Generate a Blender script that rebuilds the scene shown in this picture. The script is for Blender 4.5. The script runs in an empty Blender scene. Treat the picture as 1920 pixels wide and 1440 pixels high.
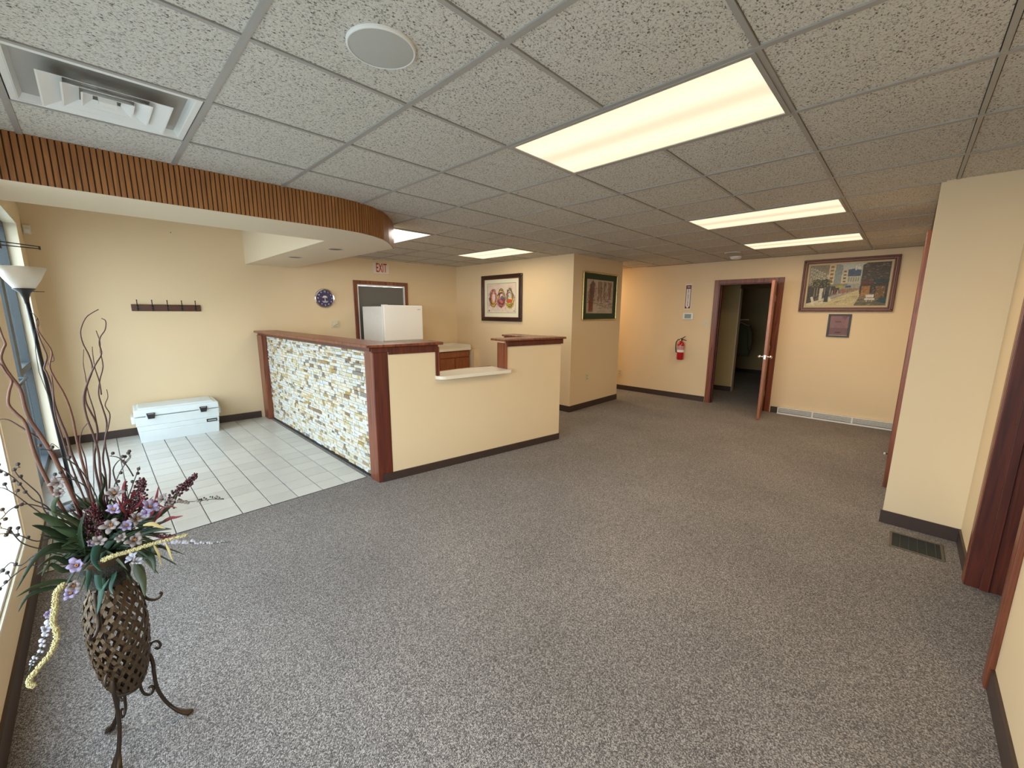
import bpy, math, random
import numpy as np
from mathutils import Vector, Matrix, noise
random.seed(7)
rng = np.random.default_rng(11)
C = bpy.context.scene.collection
SC = bpy.context.scene

# ------------------------------------------------------------------ camera
FPX, YAW, PITCH, ROLL, HC = 755.74, -0.7705, -0.1758, 0.0065, 1.6176
cam = bpy.data.cameras.new('camera'); camo = bpy.data.objects.new('camera', cam); C.objects.link(camo)
cam.sensor_width = 36; cam.sensor_fit = 'HORIZONTAL'; cam.lens = 36 * FPX / 1920; cam.clip_start = 0.02
fwd = Vector((math.sin(YAW) * math.cos(PITCH), math.cos(YAW) * math.cos(PITCH), math.sin(PITCH)))
right = Vector((math.cos(YAW), -math.sin(YAW), 0)); up = right.cross(fwd)
cr, sr = math.cos(ROLL), math.sin(ROLL)
r2 = right * cr + up * sr; u2 = -right * sr + up * cr
camo.matrix_world = Matrix(((r2.x, u2.x, -fwd.x, 0), (r2.y, u2.y, -fwd.y, 0), (r2.z, u2.z, -fwd.z, HC), (0, 0, 0, 1)))
SC.camera = camo

def ray(px, py):
    xn = (px - 960) / FPX; yn = -(py - 720) / FPX
    return fwd + r2 * xn + u2 * yn
def at(px, py, ax, val):                    # photo pixel -> point on the plane ax = val
    d = ray(px, py); i = 'xyz'.index(ax); o = (0, 0, HC)
    t = (val - o[i]) / d[i]; return Vector((0, 0, HC)) + d * t
def atr(px, py, rho):                       # photo pixel -> point at horizontal distance rho
    d = ray(px, py); t = rho / math.hypot(d.x, d.y); return Vector((0, 0, HC)) + d * t

# ------------------------------------------------------------------ world, lights, exposure
SC.view_settings.view_transform = 'Standard'; SC.view_settings.look = 'None'
SC.view_settings.exposure = 0.17; SC.view_settings.gamma = 1; SC.view_settings.use_curve_mapping = False
W = bpy.data.worlds.new('sky'); SC.world = W; W.use_nodes = True
nt = W.node_tree; nt.nodes.clear()
wo = nt.nodes.new('ShaderNodeOutputWorld'); bg = nt.nodes.new('ShaderNodeBackground')
tc = nt.nodes.new('ShaderNodeTexCoord'); sx = nt.nodes.new('ShaderNodeSeparateXYZ'); cr_ = nt.nodes.new('ShaderNodeValToRGB')
nt.links.new(tc.outputs['Generated'], sx.inputs[0]); nt.links.new(sx.outputs['Z'], cr_.inputs[0])
cr_.color_ramp.elements[0].color = (.93, .97, 1, 1); cr_.color_ramp.elements[1].color = (.60, .78, 1, 1)
nt.links.new(cr_.outputs[0], bg.inputs[0]); bg.inputs[1].default_value = 8.0
nt.links.new(bg.outputs[0], wo.inputs[0])
def portal(name, cx, cz, w, h, y):
    l = bpy.data.lights.new(name, 'AREA'); l.shape = 'RECTANGLE'; l.size = w; l.size_y = h
    l.cycles.is_portal = True
    o = bpy.data.objects.new(name, l); C.objects.link(o); o.location = (cx, y, cz)
    o.rotation_euler = (math.radians(90), 0, 0)      # faces into the room
    return o
# filled in below at the window openings
LAMP_E = 1.0          # glow of the prismatic panels
LAMP_W = 18.0         # watts of each fitting's tubes

# ------------------------------------------------------------------ mesh helpers
class M:
    def __init__(s): s.v = []; s.f = []; s.m = []
    def add(s, vs, fs, mi=0):
        o = len(s.v); s.v += [tuple(v) for v in vs]
        for f in fs: s.f.append([i + o for i in f]); s.m.append(mi)
        return s
    def box(s, x0, x1, y0, y1, z0, z1, mi=0):
        vs = [(x, y, z) for z in (z0, z1) for y in (y0, y1) for x in (x0, x1)]
        return s.add(vs, [(0, 2, 3, 1), (4, 5, 7, 6), (0, 1, 5, 4), (2, 6, 7, 3), (0, 4, 6, 2), (1, 3, 7, 5)], mi)
    def obox(s, o, a, b, c, mi=0):            # corner o and three edge vectors
        o, a, b, c = map(Vector, (o, a, b, c))
        vs = [o + a * i + b * j + c * k for k in (0, 1) for j in (0, 1) for i in (0, 1)]
        fs = [(0, 2, 3, 1), (4, 5, 7, 6), (0, 1, 5, 4), (2, 6, 7, 3), (0, 4, 6, 2), (1, 3, 7, 5)]
        if a.cross(b).dot(c) < 0: fs = [f[::-1] for f in fs]
        return s.add(vs, fs, mi)
    def prism(s, poly, z0, z1, mi=0):
        n = len(poly); ar = sum(poly[i][0] * poly[(i + 1) % n][1] - poly[(i + 1) % n][0] * poly[i][1] for i in range(n))
        if ar < 0: poly = poly[::-1]
        vs = [(x, y, z0) for x, y in poly] + [(x, y, z1) for x, y in poly]
        fs = [tuple(range(n))[::-1], tuple(range(n, 2 * n))] + [(i, (i + 1) % n, (i + 1) % n + n, i + n) for i in range(n)]
        return s.add(vs, fs, mi)
    def tube(s, pts, r, n=6, mi=0, cap=True):
        pts = [Vector(p) for p in pts]; k = len(pts)
        if not hasattr(r, '__len__'): r = [r] * k
        T = [(pts[min(i + 1, k - 1)] - pts[max(i - 1, 0)]).normalized() for i in range(k)]
        ref = Vector((0, 0, 1)) if abs(T[0].z) < .9 else Vector((1, 0, 0))
        N = T[0].cross(ref).normalized(); vs = []
        for i in range(k):
            N = (N - T[i] * N.dot(T[i])).normalized(); B = T[i].cross(N)
            for j in range(n):
                a = 2 * math.pi * j / n; vs.append(pts[i] + (N * math.cos(a) + B * math.sin(a)) * r[i])
        fs = [(i * n + j, i * n + (j + 1) % n, (i + 1) * n + (j + 1) % n, (i + 1) * n + j) for i in range(k - 1) for j in range(n)]
        if cap: fs += [tuple(range(n))[::-1], tuple(range((k - 1) * n, k * n))]
        return s.add(vs, fs, mi)
    def lathe(s, prof, c, n=24, mi=0, axis='z', closed=False):
        vs = []
        for r, h in prof:
            for j in range(n):
                a = 2 * math.pi * j / n; x, y = r * math.cos(a), r * math.sin(a)
                p = {'z': (x, y, h), 'y': (x, h, y), 'x': (h, x, y)}[axis]
                vs.append((c[0] + p[0], c[1] + p[1], c[2] + p[2]))
        k = len(prof)
        fs = [(i * n + j, i * n + (j + 1) % n, (i + 1) * n + (j + 1) % n, (i + 1) * n + j) for i in range(k - 1) for j in range(n)]
        if prof[0][0] > 1e-6 and closed: fs.append(tuple(range(n))[::-1])
        if prof[-1][0] > 1e-6 and closed: fs.append(tuple(range((k - 1) * n, k * n)))
        return s.add(vs, fs, mi)
    def ball(s, c, r, n=6, k=4, mi=0, sc=(1, 1, 1)):
        pr = [(math.sin(math.pi * i / k), -math.cos(math.pi * i / k)) for i in range(k + 1)]
        vs = []
        for a, h in pr:
            for j in range(n):
                t = 2 * math.pi * j / n
                vs.append((c[0] + r * a * math.cos(t) * sc[0], c[1] + r * a * math.sin(t) * sc[1], c[2] + r * h * sc[2]))
        fs = [(i * n + j, i * n + (j + 1) % n, (i + 1) * n + (j + 1) % n, (i + 1) * n + j) for i in range(k) for j in range(n)]
        return s.add(vs, fs, mi)
    def mesh(s, name, mats, smooth=False, c=(0, 0, 0)):
        me = bpy.data.meshes.new(name)
        me.from_pydata([(v[0] - c[0], v[1] - c[1], v[2] - c[2]) for v in s.v], [], s.f)
        for m in (mats if isinstance(mats, (list, tuple)) else [mats]): me.materials.append(m)
        if any(s.m): me.polygons.foreach_set('material_index', s.m)
        if smooth: me.polygons.foreach_set('use_smooth', [True] * len(me.polygons))
        me.update(); return me
WP = {}                                     # world position of every object with children
def link(name, data, loc, parent=None):
    o = bpy.data.objects.new(name, data); C.objects.link(o)
    p = Vector((0, 0, 0)) if parent is None else WP[parent.name]
    o.location = Vector(loc) - p
    if parent: o.parent = parent
    WP[o.name] = Vector(loc); return o
def build(m, name, mats, parent=None, smooth=False, bevel=0, seg=2):
    a = np.array(m.v); lo, hi = a.min(0), a.max(0)
    c = ((lo[0] + hi[0]) / 2, (lo[1] + hi[1]) / 2, lo[2] if parent is None else (lo[2] + hi[2]) / 2)
    o = link(name, m.mesh(name, mats, smooth, c), c, parent)
    if smooth == 'auto' or (smooth and bevel):
        pass
    if bevel:
        b = o.modifiers.new('bevel', 'BEVEL'); b.width = bevel; b.segments = seg; b.limit_method = 'ANGLE'; b.angle_limit = math.radians(40)
    return o
def empty(name, loc):
    return link(name, None, loc)
def tag(o, label, cat, group=None, kind=None):
    o['label'] = label; o['category'] = cat
    if group: o['group'] = group
    if kind: o['kind'] = kind
    return o
def struct(o, label=None, cat=None):
    o['kind'] = 'structure'
    if label: o['label'] = label
    if cat: o['category'] = cat
    return o
def box(name, x0, x1, y0, y1, z0, z1, mat, parent=None, bevel=0):
    return build(M().box(x0, x1, y0, y1, z0, z1), name, mat, parent, bevel=bevel)

# ------------------------------------------------------------------ materials
def mat(name, col, rough=.6, metal=0, spec=.5, bump=None, vary=None, coat=0, emis=None, alpha=None):
    m = bpy.data.materials.new(name); m.use_nodes = True; n = m.node_tree; b = n.nodes['Principled BSDF']
    b.inputs['Base Color'].default_value = (*col, 1); b.inputs['Roughness'].default_value = rough
    b.inputs['Metallic'].default_value = metal; b.inputs['Specular IOR Level'].default_value = spec
    b.inputs['Coat Weight'].default_value = coat
    if emis: b.inputs['Emission Color'].default_value = (*emis[0], 1); b.inputs['Emission Strength'].default_value = emis[1]
    g = n.nodes.new('ShaderNodeNewGeometry')
    if vary or bump:
        sc = (vary or (6,))[0]
        t = n.nodes.new('ShaderNodeTexNoise'); t.inputs['Scale'].default_value = sc; t.inputs['Detail'].default_value = 4
        n.links.new(g.outputs['Position'], t.inputs['Vector'])
        if vary:
            mx = n.nodes.new('ShaderNodeMix'); mx.data_type = 'RGBA'
            d = vary[1]
            mx.inputs[6].default_value = (*[c * (1 - d) for c in col], 1); mx.inputs[7].default_value = (*[min(1, c * (1 + d)) for c in col], 1)
            n.links.new(t.outputs[0], mx.inputs[0]); n.links.new(mx.outputs[2], b.inputs['Base Color'])
    if bump:
        t2 = n.nodes.new('ShaderNodeTexNoise'); t2.inputs['Scale'].default_value = bump[0]; t2.inputs['Detail'].default_value = 3
        n.links.new(g.outputs['Position'], t2.inputs['Vector'])
        bp = n.nodes.new('ShaderNodeBump'); bp.inputs['Strength'].default_value = bump[1]; bp.inputs['Distance'].default_value = bump[2]
        n.links.new(t2.outputs[0], bp.inputs['Height']); n.links.new(bp.outputs[0], b.inputs['Normal'])
    return m
def wood(name, c1, c2, rough=.4, stretch=(30, 30, 1.5), sc=1.0, coat=.3):
    m = bpy.data.materials.new(name); m.use_nodes = True; n = m.node_tree; b = n.nodes['Principled BSDF']
    g = n.nodes.new('ShaderNodeNewGeometry'); mp = n.nodes.new('ShaderNodeMapping'); mp.inputs['Scale'].default_value = stretch
    t = n.nodes.new('ShaderNodeTexNoise'); t.inputs['Scale'].default_value = sc; t.inputs['Detail'].default_value = 6; t.inputs['Distortion'].default_value = 1.2
    r = n.nodes.new('ShaderNodeValToRGB'); r.color_ramp.elements[0].position = .32; r.color_ramp.elements[1].position = .68
    r.color_ramp.elements[0].color = (*c1, 1); r.color_ramp.elements[1].color = (*c2, 1)
    n.links.new(g.outputs['Position'], mp.inputs[0]); n.links.new(mp.outputs[0], t.inputs['Vector']); n.links.new(t.outputs[0], r.inputs[0])
    n.links.new(r.outputs[0], b.inputs['Base Color']); b.inputs['Roughness'].default_value = rough; b.inputs['Coat Weight'].default_value = coat
    b.inputs['Coat Roughness'].default_value = .25
    return m
WALL = mat('wall_paint', (.77, .61, .40), .55, vary=(1.3, .035), bump=(260, .12, .002), spec=.35)
WALLB = mat('ceiling_lit_edge_paint', (.80, .66, .46), .6, spec=.3, bump=(260, .1, .002))
SOFF = mat('soffit_paint', (.80, .69, .52), .6, spec=.3)
REVEAL = mat('reveal_paint', (.80, .74, .58), .5)
BASE = mat('brown_vinyl', (.052, .032, .026), .45, vary=(20, .2))
CHERRY = wood('cherry_wood', (.10, .022, .009), (.29, .080, .032))
CHERRYD = wood('dark_cherry_wood', (.060, .011, .007), (.135, .026, .012), .45, coat=.08)
OAKF = wood('oak_strip', (.27, .105, .028), (.40, .165, .045), .42, (40, 40, 3), coat=.1)
OAKG = mat('oak_groove', (.05, .018, .006), .6)
CABW = wood('cabinet_wood', (.20, .055, .018), (.34, .10, .03), .35)
WHITE = mat('white_enamel', (.80, .80, .78), .3)
WPLAST = mat('white_plastic', (.78, .80, .80), .35, vary=(9, .05))
IVORY = mat('ivory_plastic', (.70, .62, .46), .4)
BLACK = mat('black_metal', (.012, .011, .011), .35)
BLACKP = mat('black_plastic', (.02, .02, .022), .4)
GRIDM = mat('grid_metal', (.36, .345, .325), .4)
GRAYD = mat('grey_door_paint', (.14, .135, .125), .45)
CHROME = mat('chrome', (.8, .8, .8), .18, 1)
ALUM = mat('dark_aluminium', (.035, .045, .052), .5)
LAMIN = mat('cream_laminate', (.78, .72, .60), .3)
CONC = mat('outside_concrete', (.33, .325, .31), .8, vary=(2, .1))
RED = mat('extinguisher_red', (.45, .008, .015), .22, coat=.5)
SIGNR = mat('sign_red', (.42, .02, .03), .5)
PAPER = mat('paper_white', (.82, .80, .76), .6)
BRONZE = mat('bronze_metal', (.075, .046, .024), .42, .55, vary=(60, .35))
BRONZED = mat('dark_bronze', (.045, .028, .02), .45, .5, vary=(40, .3))

def carpet_mat():
    m = bpy.data.materials.new('carpet'); m.use_nodes = True; n = m.node_tree; b = n.nodes['Principled BSDF']; L = n.links.new
    g = n.nodes.new('ShaderNodeNewGeometry'); mp = n.nodes.new('ShaderNodeMapping')
    mp.inputs['Rotation'].default_value = (0, 0, .10); mp.inputs['Scale'].default_value = (1.0, 1.0, 1.0)
    L(g.outputs['Position'], mp.inputs[0])
    v = n.nodes.new('ShaderNodeTexVoronoi'); v.inputs['Scale'].default_value = 250; v.inputs['Randomness'].default_value = .75
    L(mp.outputs[0], v.inputs['Vector'])
    hs = n.nodes.new('ShaderNodeSeparateColor'); L(v.outputs['Color'], hs.inputs[0])
    r = n.nodes.new('ShaderNodeValToRGB'); e = r.color_ramp.elements
    e[0].position = 0; e[0].color = (.055, .045, .042, 1); e[1].position = 1; e[1].color = (.36, .325, .30, 1)
    q = e.new(.35); q.color = (.115, .10, .094, 1); q = e.new(.7); q.color = (.215, .19, .175, 1)
    L(hs.outputs[0], r.inputs[0])
    w = n.nodes.new('ShaderNodeTexWave'); w.inputs['Scale'].default_value = 62; w.inputs['Distortion'].default_value = 1.5; w.inputs['Detail Scale'].default_value = 3
    w.bands_direction = 'Y'; L(mp.outputs[0], w.inputs['Vector'])
    mr = n.nodes.new('ShaderNodeMapRange'); mr.inputs[3].default_value = .62; mr.inputs[4].default_value = 1.15; L(w.outputs[1], mr.inputs[0])
    nz = n.nodes.new('ShaderNodeTexNoise'); nz.inputs['Scale'].default_value = 1.1; nz.inputs['Detail'].default_value = 5; L(g.outputs['Position'], nz.inputs['Vector'])
    mr2 = n.nodes.new('ShaderNodeMapRange'); mr2.inputs[1].default_value = .3; mr2.inputs[2].default_value = .7; mr2.inputs[3].default_value = 1.12; mr2.inputs[4].default_value = 1.5; L(nz.outputs[0], mr2.inputs[0])
    mm = n.nodes.new('ShaderNodeMath'); mm.operation = 'MULTIPLY'; L(mr.outputs[0], mm.inputs[0]); L(mr2.outputs[0], mm.inputs[1])
    vm = n.nodes.new('ShaderNodeVectorMath'); vm.operation = 'SCALE'; L(r.outputs[0], vm.inputs[0]); L(mm.outputs[0], vm.inputs['Scale'])
    L(vm.outputs[0], b.inputs['Base Color']); b.inputs['Roughness'].default_value = .95; b.inputs['Specular IOR Level'].default_value = .1
    b.inputs['Sheen Weight'].default_value = .15
    bp = n.nodes.new('ShaderNodeBump'); bp.inputs['Strength'].default_value = .6; bp.inputs['Distance'].default_value = .004
    L(v.outputs['Distance'], bp.inputs['Height']); bp.invert = True; L(bp.outputs[0], b.inputs['Normal'])
    return m
CARPET = carpet_mat()
def tile_ceiling_mat():
    m = bpy.data.materials.new('fissured_panel'); m.use_nodes = True; n = m.node_tree; b = n.nodes['Principled BSDF']; L = n.links.new
    g = n.nodes.new('ShaderNodeNewGeometry'); mp = n.nodes.new('ShaderNodeMapping'); mp.inputs['Scale'].default_value = (1.35, .9, 1); L(g.outputs['Position'], mp.inputs[0])
    t = n.nodes.new('ShaderNodeTexNoise'); t.inputs['Scale'].default_value = 118; t.inputs['Detail'].default_value = 3; t.inputs['Roughness'].default_value = .6; t.inputs['Distortion'].default_value = .6
    L(mp.outputs[0], t.inputs['Vector'])
    r = n.nodes.new('ShaderNodeValToRGB'); e = r.color_ramp.elements
    e[0].position = .345; e[0].color = (.10, .092, .08, 1); e[1].position = .50; e[1].color = (.69, .66, .60, 1)
    q = e.new(.41); q.color = (.50, .475, .435, 1)
    L(t.outputs[0], r.inputs[0]); L(r.outputs[0], b.inputs['Base Color'])
    b.inputs['Roughness'].default_value = .95; b.inputs['Specular IOR Level'].default_value = .1
    bp = n.nodes.new('ShaderNodeBump'); bp.inputs['Strength'].default_value = .7; bp.inputs['Distance'].default_value = .008
    L(t.outputs[0], bp.inputs['Height']); L(bp.outputs[0], b.inputs['Normal'])
    return m
CTILE = tile_ceiling_mat()
def diffuser_mat(name, col, k, cy, w):
    # tubes glow through the prismatic panel: two brighter bands along X, at y = cy +- w
    m = bpy.data.materials.new(name); m.use_nodes = True; n = m.node_tree; b = n.nodes['Principled BSDF']; L = n.links.new
    g = n.nodes.new('ShaderNodeNewGeometry'); s = n.nodes.new('ShaderNodeSeparateXYZ'); L(g.outputs['Position'], s.inputs[0])
    a = n.nodes.new('ShaderNodeMath'); a.operation = 'SUBTRACT'; a.inputs[1].default_value = cy; L(s.outputs['Y'], a.inputs[0])
    ab = n.nodes.new('ShaderNodeMath'); ab.operation = 'ABSOLUTE'; L(a.outputs[0], ab.inputs[0])
    r = n.nodes.new('ShaderNodeValToRGB'); e = r.color_ramp.elements; r.color_ramp.interpolation = 'EASE'
    e[0].position = 0; e[0].color = (.68, .68, .68, 1); e[1].position = .31; e[1].color = (.80, .80, .80, 1)
    q = e.new(w); q.color = (1, 1, 1, 1)
    L(ab.outputs[0], r.inputs[0])
    mu = n.nodes.new('ShaderNodeMath'); mu.operation = 'MULTIPLY'; mu.inputs[1].default_value = k; L(r.outputs[0], mu.inputs[0])
    b.inputs['Base Color'].default_value = (.6, .57, .5, 1); b.inputs['Emission Color'].default_value = (*col, 1); L(mu.outputs[0], b.inputs['Emission Strength'])
    v = n.nodes.new('ShaderNodeTexVoronoi'); v.inputs['Scale'].default_value = 120; v.inputs['Randomness'].default_value = 0; L(g.outputs['Position'], v.inputs['Vector'])
    bp = n.nodes.new('ShaderNodeBump'); bp.inputs['Strength'].default_value = .3; bp.inputs['Distance'].default_value = .003; L(v.outputs['Distance'], bp.inputs['Height']); L(bp.outputs[0], b.inputs['Normal'])
    return m
def glass_mat():
    m = bpy.data.materials.new('clear_glass'); m.use_nodes = True; n = m.node_tree; n.nodes.clear()
    o = n.nodes.new('ShaderNodeOutputMaterial'); mx = n.nodes.new('ShaderNodeMixShader'); t = n.nodes.new('ShaderNodeBsdfTransparent'); g = n.nodes.new('ShaderNodeBsdfGlossy')
    f = n.nodes.new('ShaderNodeFresnel'); f.inputs[0].default_value = 1.06
    g.inputs['Roughness'].default_value = .02; t.inputs[0].default_value = (.93, .96, .95, 1)
    mx.inputs[0].default_value = .06; n.nodes.remove(f); n.links.new(t.outputs[0], mx.inputs[1]); n.links.new(g.outputs[0], mx.inputs[2]); n.links.new(mx.outputs[0], o.inputs[0])
    return m
GLASS = glass_mat()
def attr_mat(name='printed_colours', rough=.5, coat=0):
    m = bpy.data.materials.new(name); m.use_nodes = True; n = m.node_tree; b = n.nodes['Principled BSDF']
    a = n.nodes.new('ShaderNodeVertexColor'); a.layer_name = 'Col'; n.links.new(a.outputs[0], b.inputs['Base Color'])
    b.inputs['Roughness'].default_value = rough; b.inputs['Coat Weight'].default_value = coat; b.inputs['Coat Roughness'].default_value = .05
    return m
PRINT = attr_mat(); PRINTG = attr_mat('printed_colours_under_glass', .5, .6)
def s2l(c): return tuple(((x / 255) / 12.92 if x / 255 <= .04045 else ((x / 255 + .055) / 1.055) ** 2.4) for x in c)
def raster(name, img, o, u, v, mat_, parent):      # img: h x w x 3 in 0..255, row 0 at the top; o = bottom-left corner
    h, w, _ = img.shape; o, u, v = Vector(o), Vector(u), Vector(v)
    uu, vv = np.meshgrid(np.linspace(0, 1, w), np.linspace(1, 0, h))
    P = np.array(o)[None, None] + uu[..., None] * np.array(u) + vv[..., None] * np.array(v)
    P = P.reshape(-1, 3); c = P.mean(0)
    idx = np.arange(h * w).reshape(h, w)
    F = np.stack([idx[1:, :-1], idx[1:, 1:], idx[:-1, 1:], idx[:-1, :-1]], -1).reshape(-1, 4)
    me = bpy.data.meshes.new(name); me.from_pydata((P - c).tolist(), [], F.tolist()); me.materials.append(mat_)
    a = me.color_attributes.new('Col', 'FLOAT_COLOR', 'POINT')
    q = img.reshape(-1, 3) / 255.; lin = np.where(q <= .04045, q / 12.92, ((q + .055) / 1.055) ** 2.4)
    a.data.foreach_set('color', np.concatenate([lin, np.ones((len(lin), 1))], 1).astype(np.float32).ravel())
    return link(name, me, c, parent)
_font = {}
def text(s, name, size, o, u, v, mat_, parent, squeeze=1.0, depth=.0015, align='CENTER'):
    # flat lettering standing in the plane (u, v) with its centre at o
    cu = bpy.data.curves.new('tmp_text', 'FONT'); cu.body = s; cu.size = size; cu.extrude = depth / 2
    cu.align_x = align; cu.align_y = 'CENTER'; cu.offset = size * .012
    to = bpy.data.objects.new('tmp_text', cu); C.objects.link(to)
    bpy.context.view_layer.update()
    me = bpy.data.meshes.new_from_object(to.evaluated_get(bpy.context.evaluated_depsgraph_get())); bpy.data.objects.remove(to)
    u, v = Vector(u).normalized(), Vector(v).normalized(); nn = u.cross(v)
    for q in me.vertices: q.co = u * q.co.x * squeeze + v * q.co.y + nn * q.co.z
    me.materials.clear(); me.materials.append(mat_); me.name = name
    return link(name, me, o, parent)

# ------------------------------------------------------------------ measures of the room
H, HS = 2.524, 2.28                     # ceiling and soffit heights
YW = -.42                               # window wall
D, G, E_ = 5.305, 7.761, -3.831         # picture wall, back wall, pier with the green picture
XR, XB, XS = .46, .042, .066            # right wall, block, far side wall
TX, TY = -3.66, 1.712                   # edge of the tiled floor
A0 = Vector((-7.12, -.45, 0)); A1 = Vector((-6.76, 5.3, 0)); AT = (A1 - A0).normalized(); AN = Vector((AT.y, -AT.x, 0))
def cw(t, z, off=0): return A0 + AT * t + AN * off + Vector((0, 0, z))   # point on the coat wall
GX, GY, PX_, PY_ = -1.711, .47, .61, .619

# ------------------------------------------------------------------ walls
def wallbox(name, mm, matr=WALL): return struct(build(mm, name, matr))
m = M(); L_ = 5.95
def owall(m, t0, t1, z0, z1, th=.12): m.obox(cw(t0, z0, -th), AT * (t1 - t0), AN * th, (0, 0, z1 - z0))
ED0, ED1, EDT = 3.70, 4.59, 2.08
owall(m, -.25, ED0, 0, 3.1); owall(m, ED0, ED1, EDT, 3.1); owall(m, ED1, L_, 0, 3.1)
wallbox('wall_left', m)
# window wall, with the entrance opening and the big window
WO0, WO1, WOT = -6.55, -4.5, 2.47
WX0, WX1, WZ0, WZ1 = -3.5, .22, .32, 2.2
m = M(); y0, y1 = -.62, YW
m.box(-7.35, WO0, y0, y1, 0, 3.1); m.box(WO0, WO1, y0, y1, WOT, 3.1); m.box(WO1, WX0, y0, y1, 0, 3.1)
m.box(WX0, WX1, y0, y1, 0, WZ0); m.box(WX0, WX1, y0, y1, WZ1, 3.1); m.box(WX1, .6, y0, y1, 0, 3.1)
wallbox('wall_window', m)
# picture wall + pier (one block of wall)
m = M(); m.box(-6.95, E_, D, 6.806, 0, H); wallbox('wall_picture', m)
# back wall with the hallway opening
HX0, HX1, HT = -2.46, -1.575, 2.13
m = M(); m.box(-7.1, HX0, G, G + .12, 0, H); m.box(HX0, HX1, G, G + .12, HT, H); m.box(HX1, .2, G, G + .12, 0, H)
wallbox('wall_back', m)
m = M(); m.box(-7.1, -6.98, 5.4, G, 0, H); wallbox('wall_far_left', m)
# far side wall and the block in front of it
SD0, SD1 = 5.15, 6.0
m = M(); m.box(XS, XS + .12, 4.31, SD0, 0, H); m.box(XS, XS + .12, SD0, SD1, 2.3, H); m.box(XS, XS + .12, SD1, G, 0, H)
m.box(XS + .045, XS + .12, SD0, SD1, 0, 2.3)
wallbox('wall_side', m)
m = M(); m.box(XB, .60, 4.177, 4.31, 0, H); wallbox('wall_block', m)
# right wall with its doorway
RD0, RD1, RDT = 2.60, 3.535, 2.08
m = M(); m.box(XR, XR + .125, RD1, 4.177, 0, H); m.box(XR, XR + .125, RD0, RD1, RDT, H); m.box(XR, XR + .125, YW, RD0, 0, H)
wallbox('wall_right', m)
# room behind the right doorway
m = M(); m.box(.585, 3.2, 4.6, 4.7, 0, H); m.box(3.2, 3.3, .8, 4.7, 0, H); m.box(.585, 3.2, .8, .9, 0, H); m.box(.585, .60, 4.31, 4.6, 0, H)
GREYW = mat('grey_green_paint', (.50, .50, .42), .6)
struct(build(m, 'wall_side_room', GREYW))
struct(box('baseboard_side_room', .60, 3.2, 4.585, 4.6, 0, .09, BASE))
# hallway beyond the back wall
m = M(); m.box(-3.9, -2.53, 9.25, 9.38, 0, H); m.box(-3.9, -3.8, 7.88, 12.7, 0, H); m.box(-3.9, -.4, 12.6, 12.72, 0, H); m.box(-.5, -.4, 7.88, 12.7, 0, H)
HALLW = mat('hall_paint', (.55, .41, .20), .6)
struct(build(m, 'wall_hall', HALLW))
m = M(); m.box(-3.8, -2.52, 9.235, 9.25, 0, .1); m.box(-3.8, -.5, 12.585, 12.6, 0, .1); struct(build(m, 'baseboard_hall', BASE))
struct(box('painted_lit_edge', -2.53, -2.515, 9.245, 9.385, 0, 2.12, WALLB))  # lit end of the hall partition, its brightness put into paler paint
struct(box('ceiling_hall', -3.9, -.4, 7.88, 12.72, 2.3, 2.4, WALLB))

# ------------------------------------------------------------------ floor
fl = M(); fl.box(-7.4, 3.3, -.62, 12.72, -.1, -.012); floor = struct(build(fl, 'floor', mat('floor_slab', (.33, .31, .28), .8)))
m = M(); m.box(TX, 3.3, YW, 4.7, -.012, 0); m.box(-7.1, TX, TY, 12.72, -.012, 0); m.box(TX, .2, 4.7, 12.72, -.012, 0)
build(m, 'carpet', CARPET, floor)
TILEM = [mat('floor_tile', (c, c * .985, c * .93), .28, vary=(7, .05)) for c in (.60, .63, .57)]
tm = []
for q in TILEM:
    mm = M(); a, b_, e = .1015, .0985, .0042
    vs = [(-a, -a, -.01), (a, -a, -.01), (a, a, -.01), (-a, a, -.01), (-a, -a, -.0015), (a, -a, -.0015), (a, a, -.0015), (-a, a, -.0015), (-b_, -b_, 0), (b_, -b_, 0), (b_, b_, 0), (-b_, b_, 0)]
    mm.add(vs, [(0, 1, 5, 4), (1, 2, 6, 5), (2, 3, 7, 6), (3, 0, 4, 7), (4, 5, 9, 8), (5, 6, 10, 9), (6, 7, 11, 10), (7, 4, 8, 11), (8, 9, 10, 11)])
    tm.append(mm.mesh('floor_tile', q))
for i in range(17):
    for j in range(11):
        x = TX - .1048 - .2096 * i; y = TY - .105 - .21 * j
        xm = cw((y - A0.y) / AT.y, 0).x
        if x + .1 < xm or y < -.62: continue
        link('floor_tile', random.choice(tm), (x, y, 0), floor)
box('carpet_edge', TX - .004, TX + .004, YW, TY, -.01, .002, BLACKP, floor)

# ------------------------------------------------------------------ ceiling: panels and grid
ceil = M(); ceil.box(-7.3, 3.3, 1.9, 4.7, H + .02, H + .1); ceil.box(-4.0, 3.3, -.62, 1.9, H + .02, H + .1); ceil.box(-7.3, .3, 4.7, G + .12, H + .02, H + .1)
ceiling = struct(build(ceil, 'ceiling', GRIDM))
LIGHTS = [(0, 2), (0, 6), (0, 9), (-6, 3), (-6, 6), (-7, 10)]      # column, row of each 2 x 1 light
occupied = {(i + k, j) for i, j in LIGHTS for k in (0, 1)} | {(-2, -1), (-7, 11), (-6, 11)}
def inroom(cx, cy):
    if cy < YW - .3 or cy > G + .3 or cx > .6 or cx < -7.1: return False
    if cx < -4.25 and cy < 1.55: return False                # open well above the entrance
    if cx < E_ - .3 and 5.6 < cy < 6.5: return False
    return True
pm = M(); a, h = .293, .2975
pm.box(-a, a, -h, h, -.004, .012); pme = pm.mesh('ceiling_panel', CTILE)
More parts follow.
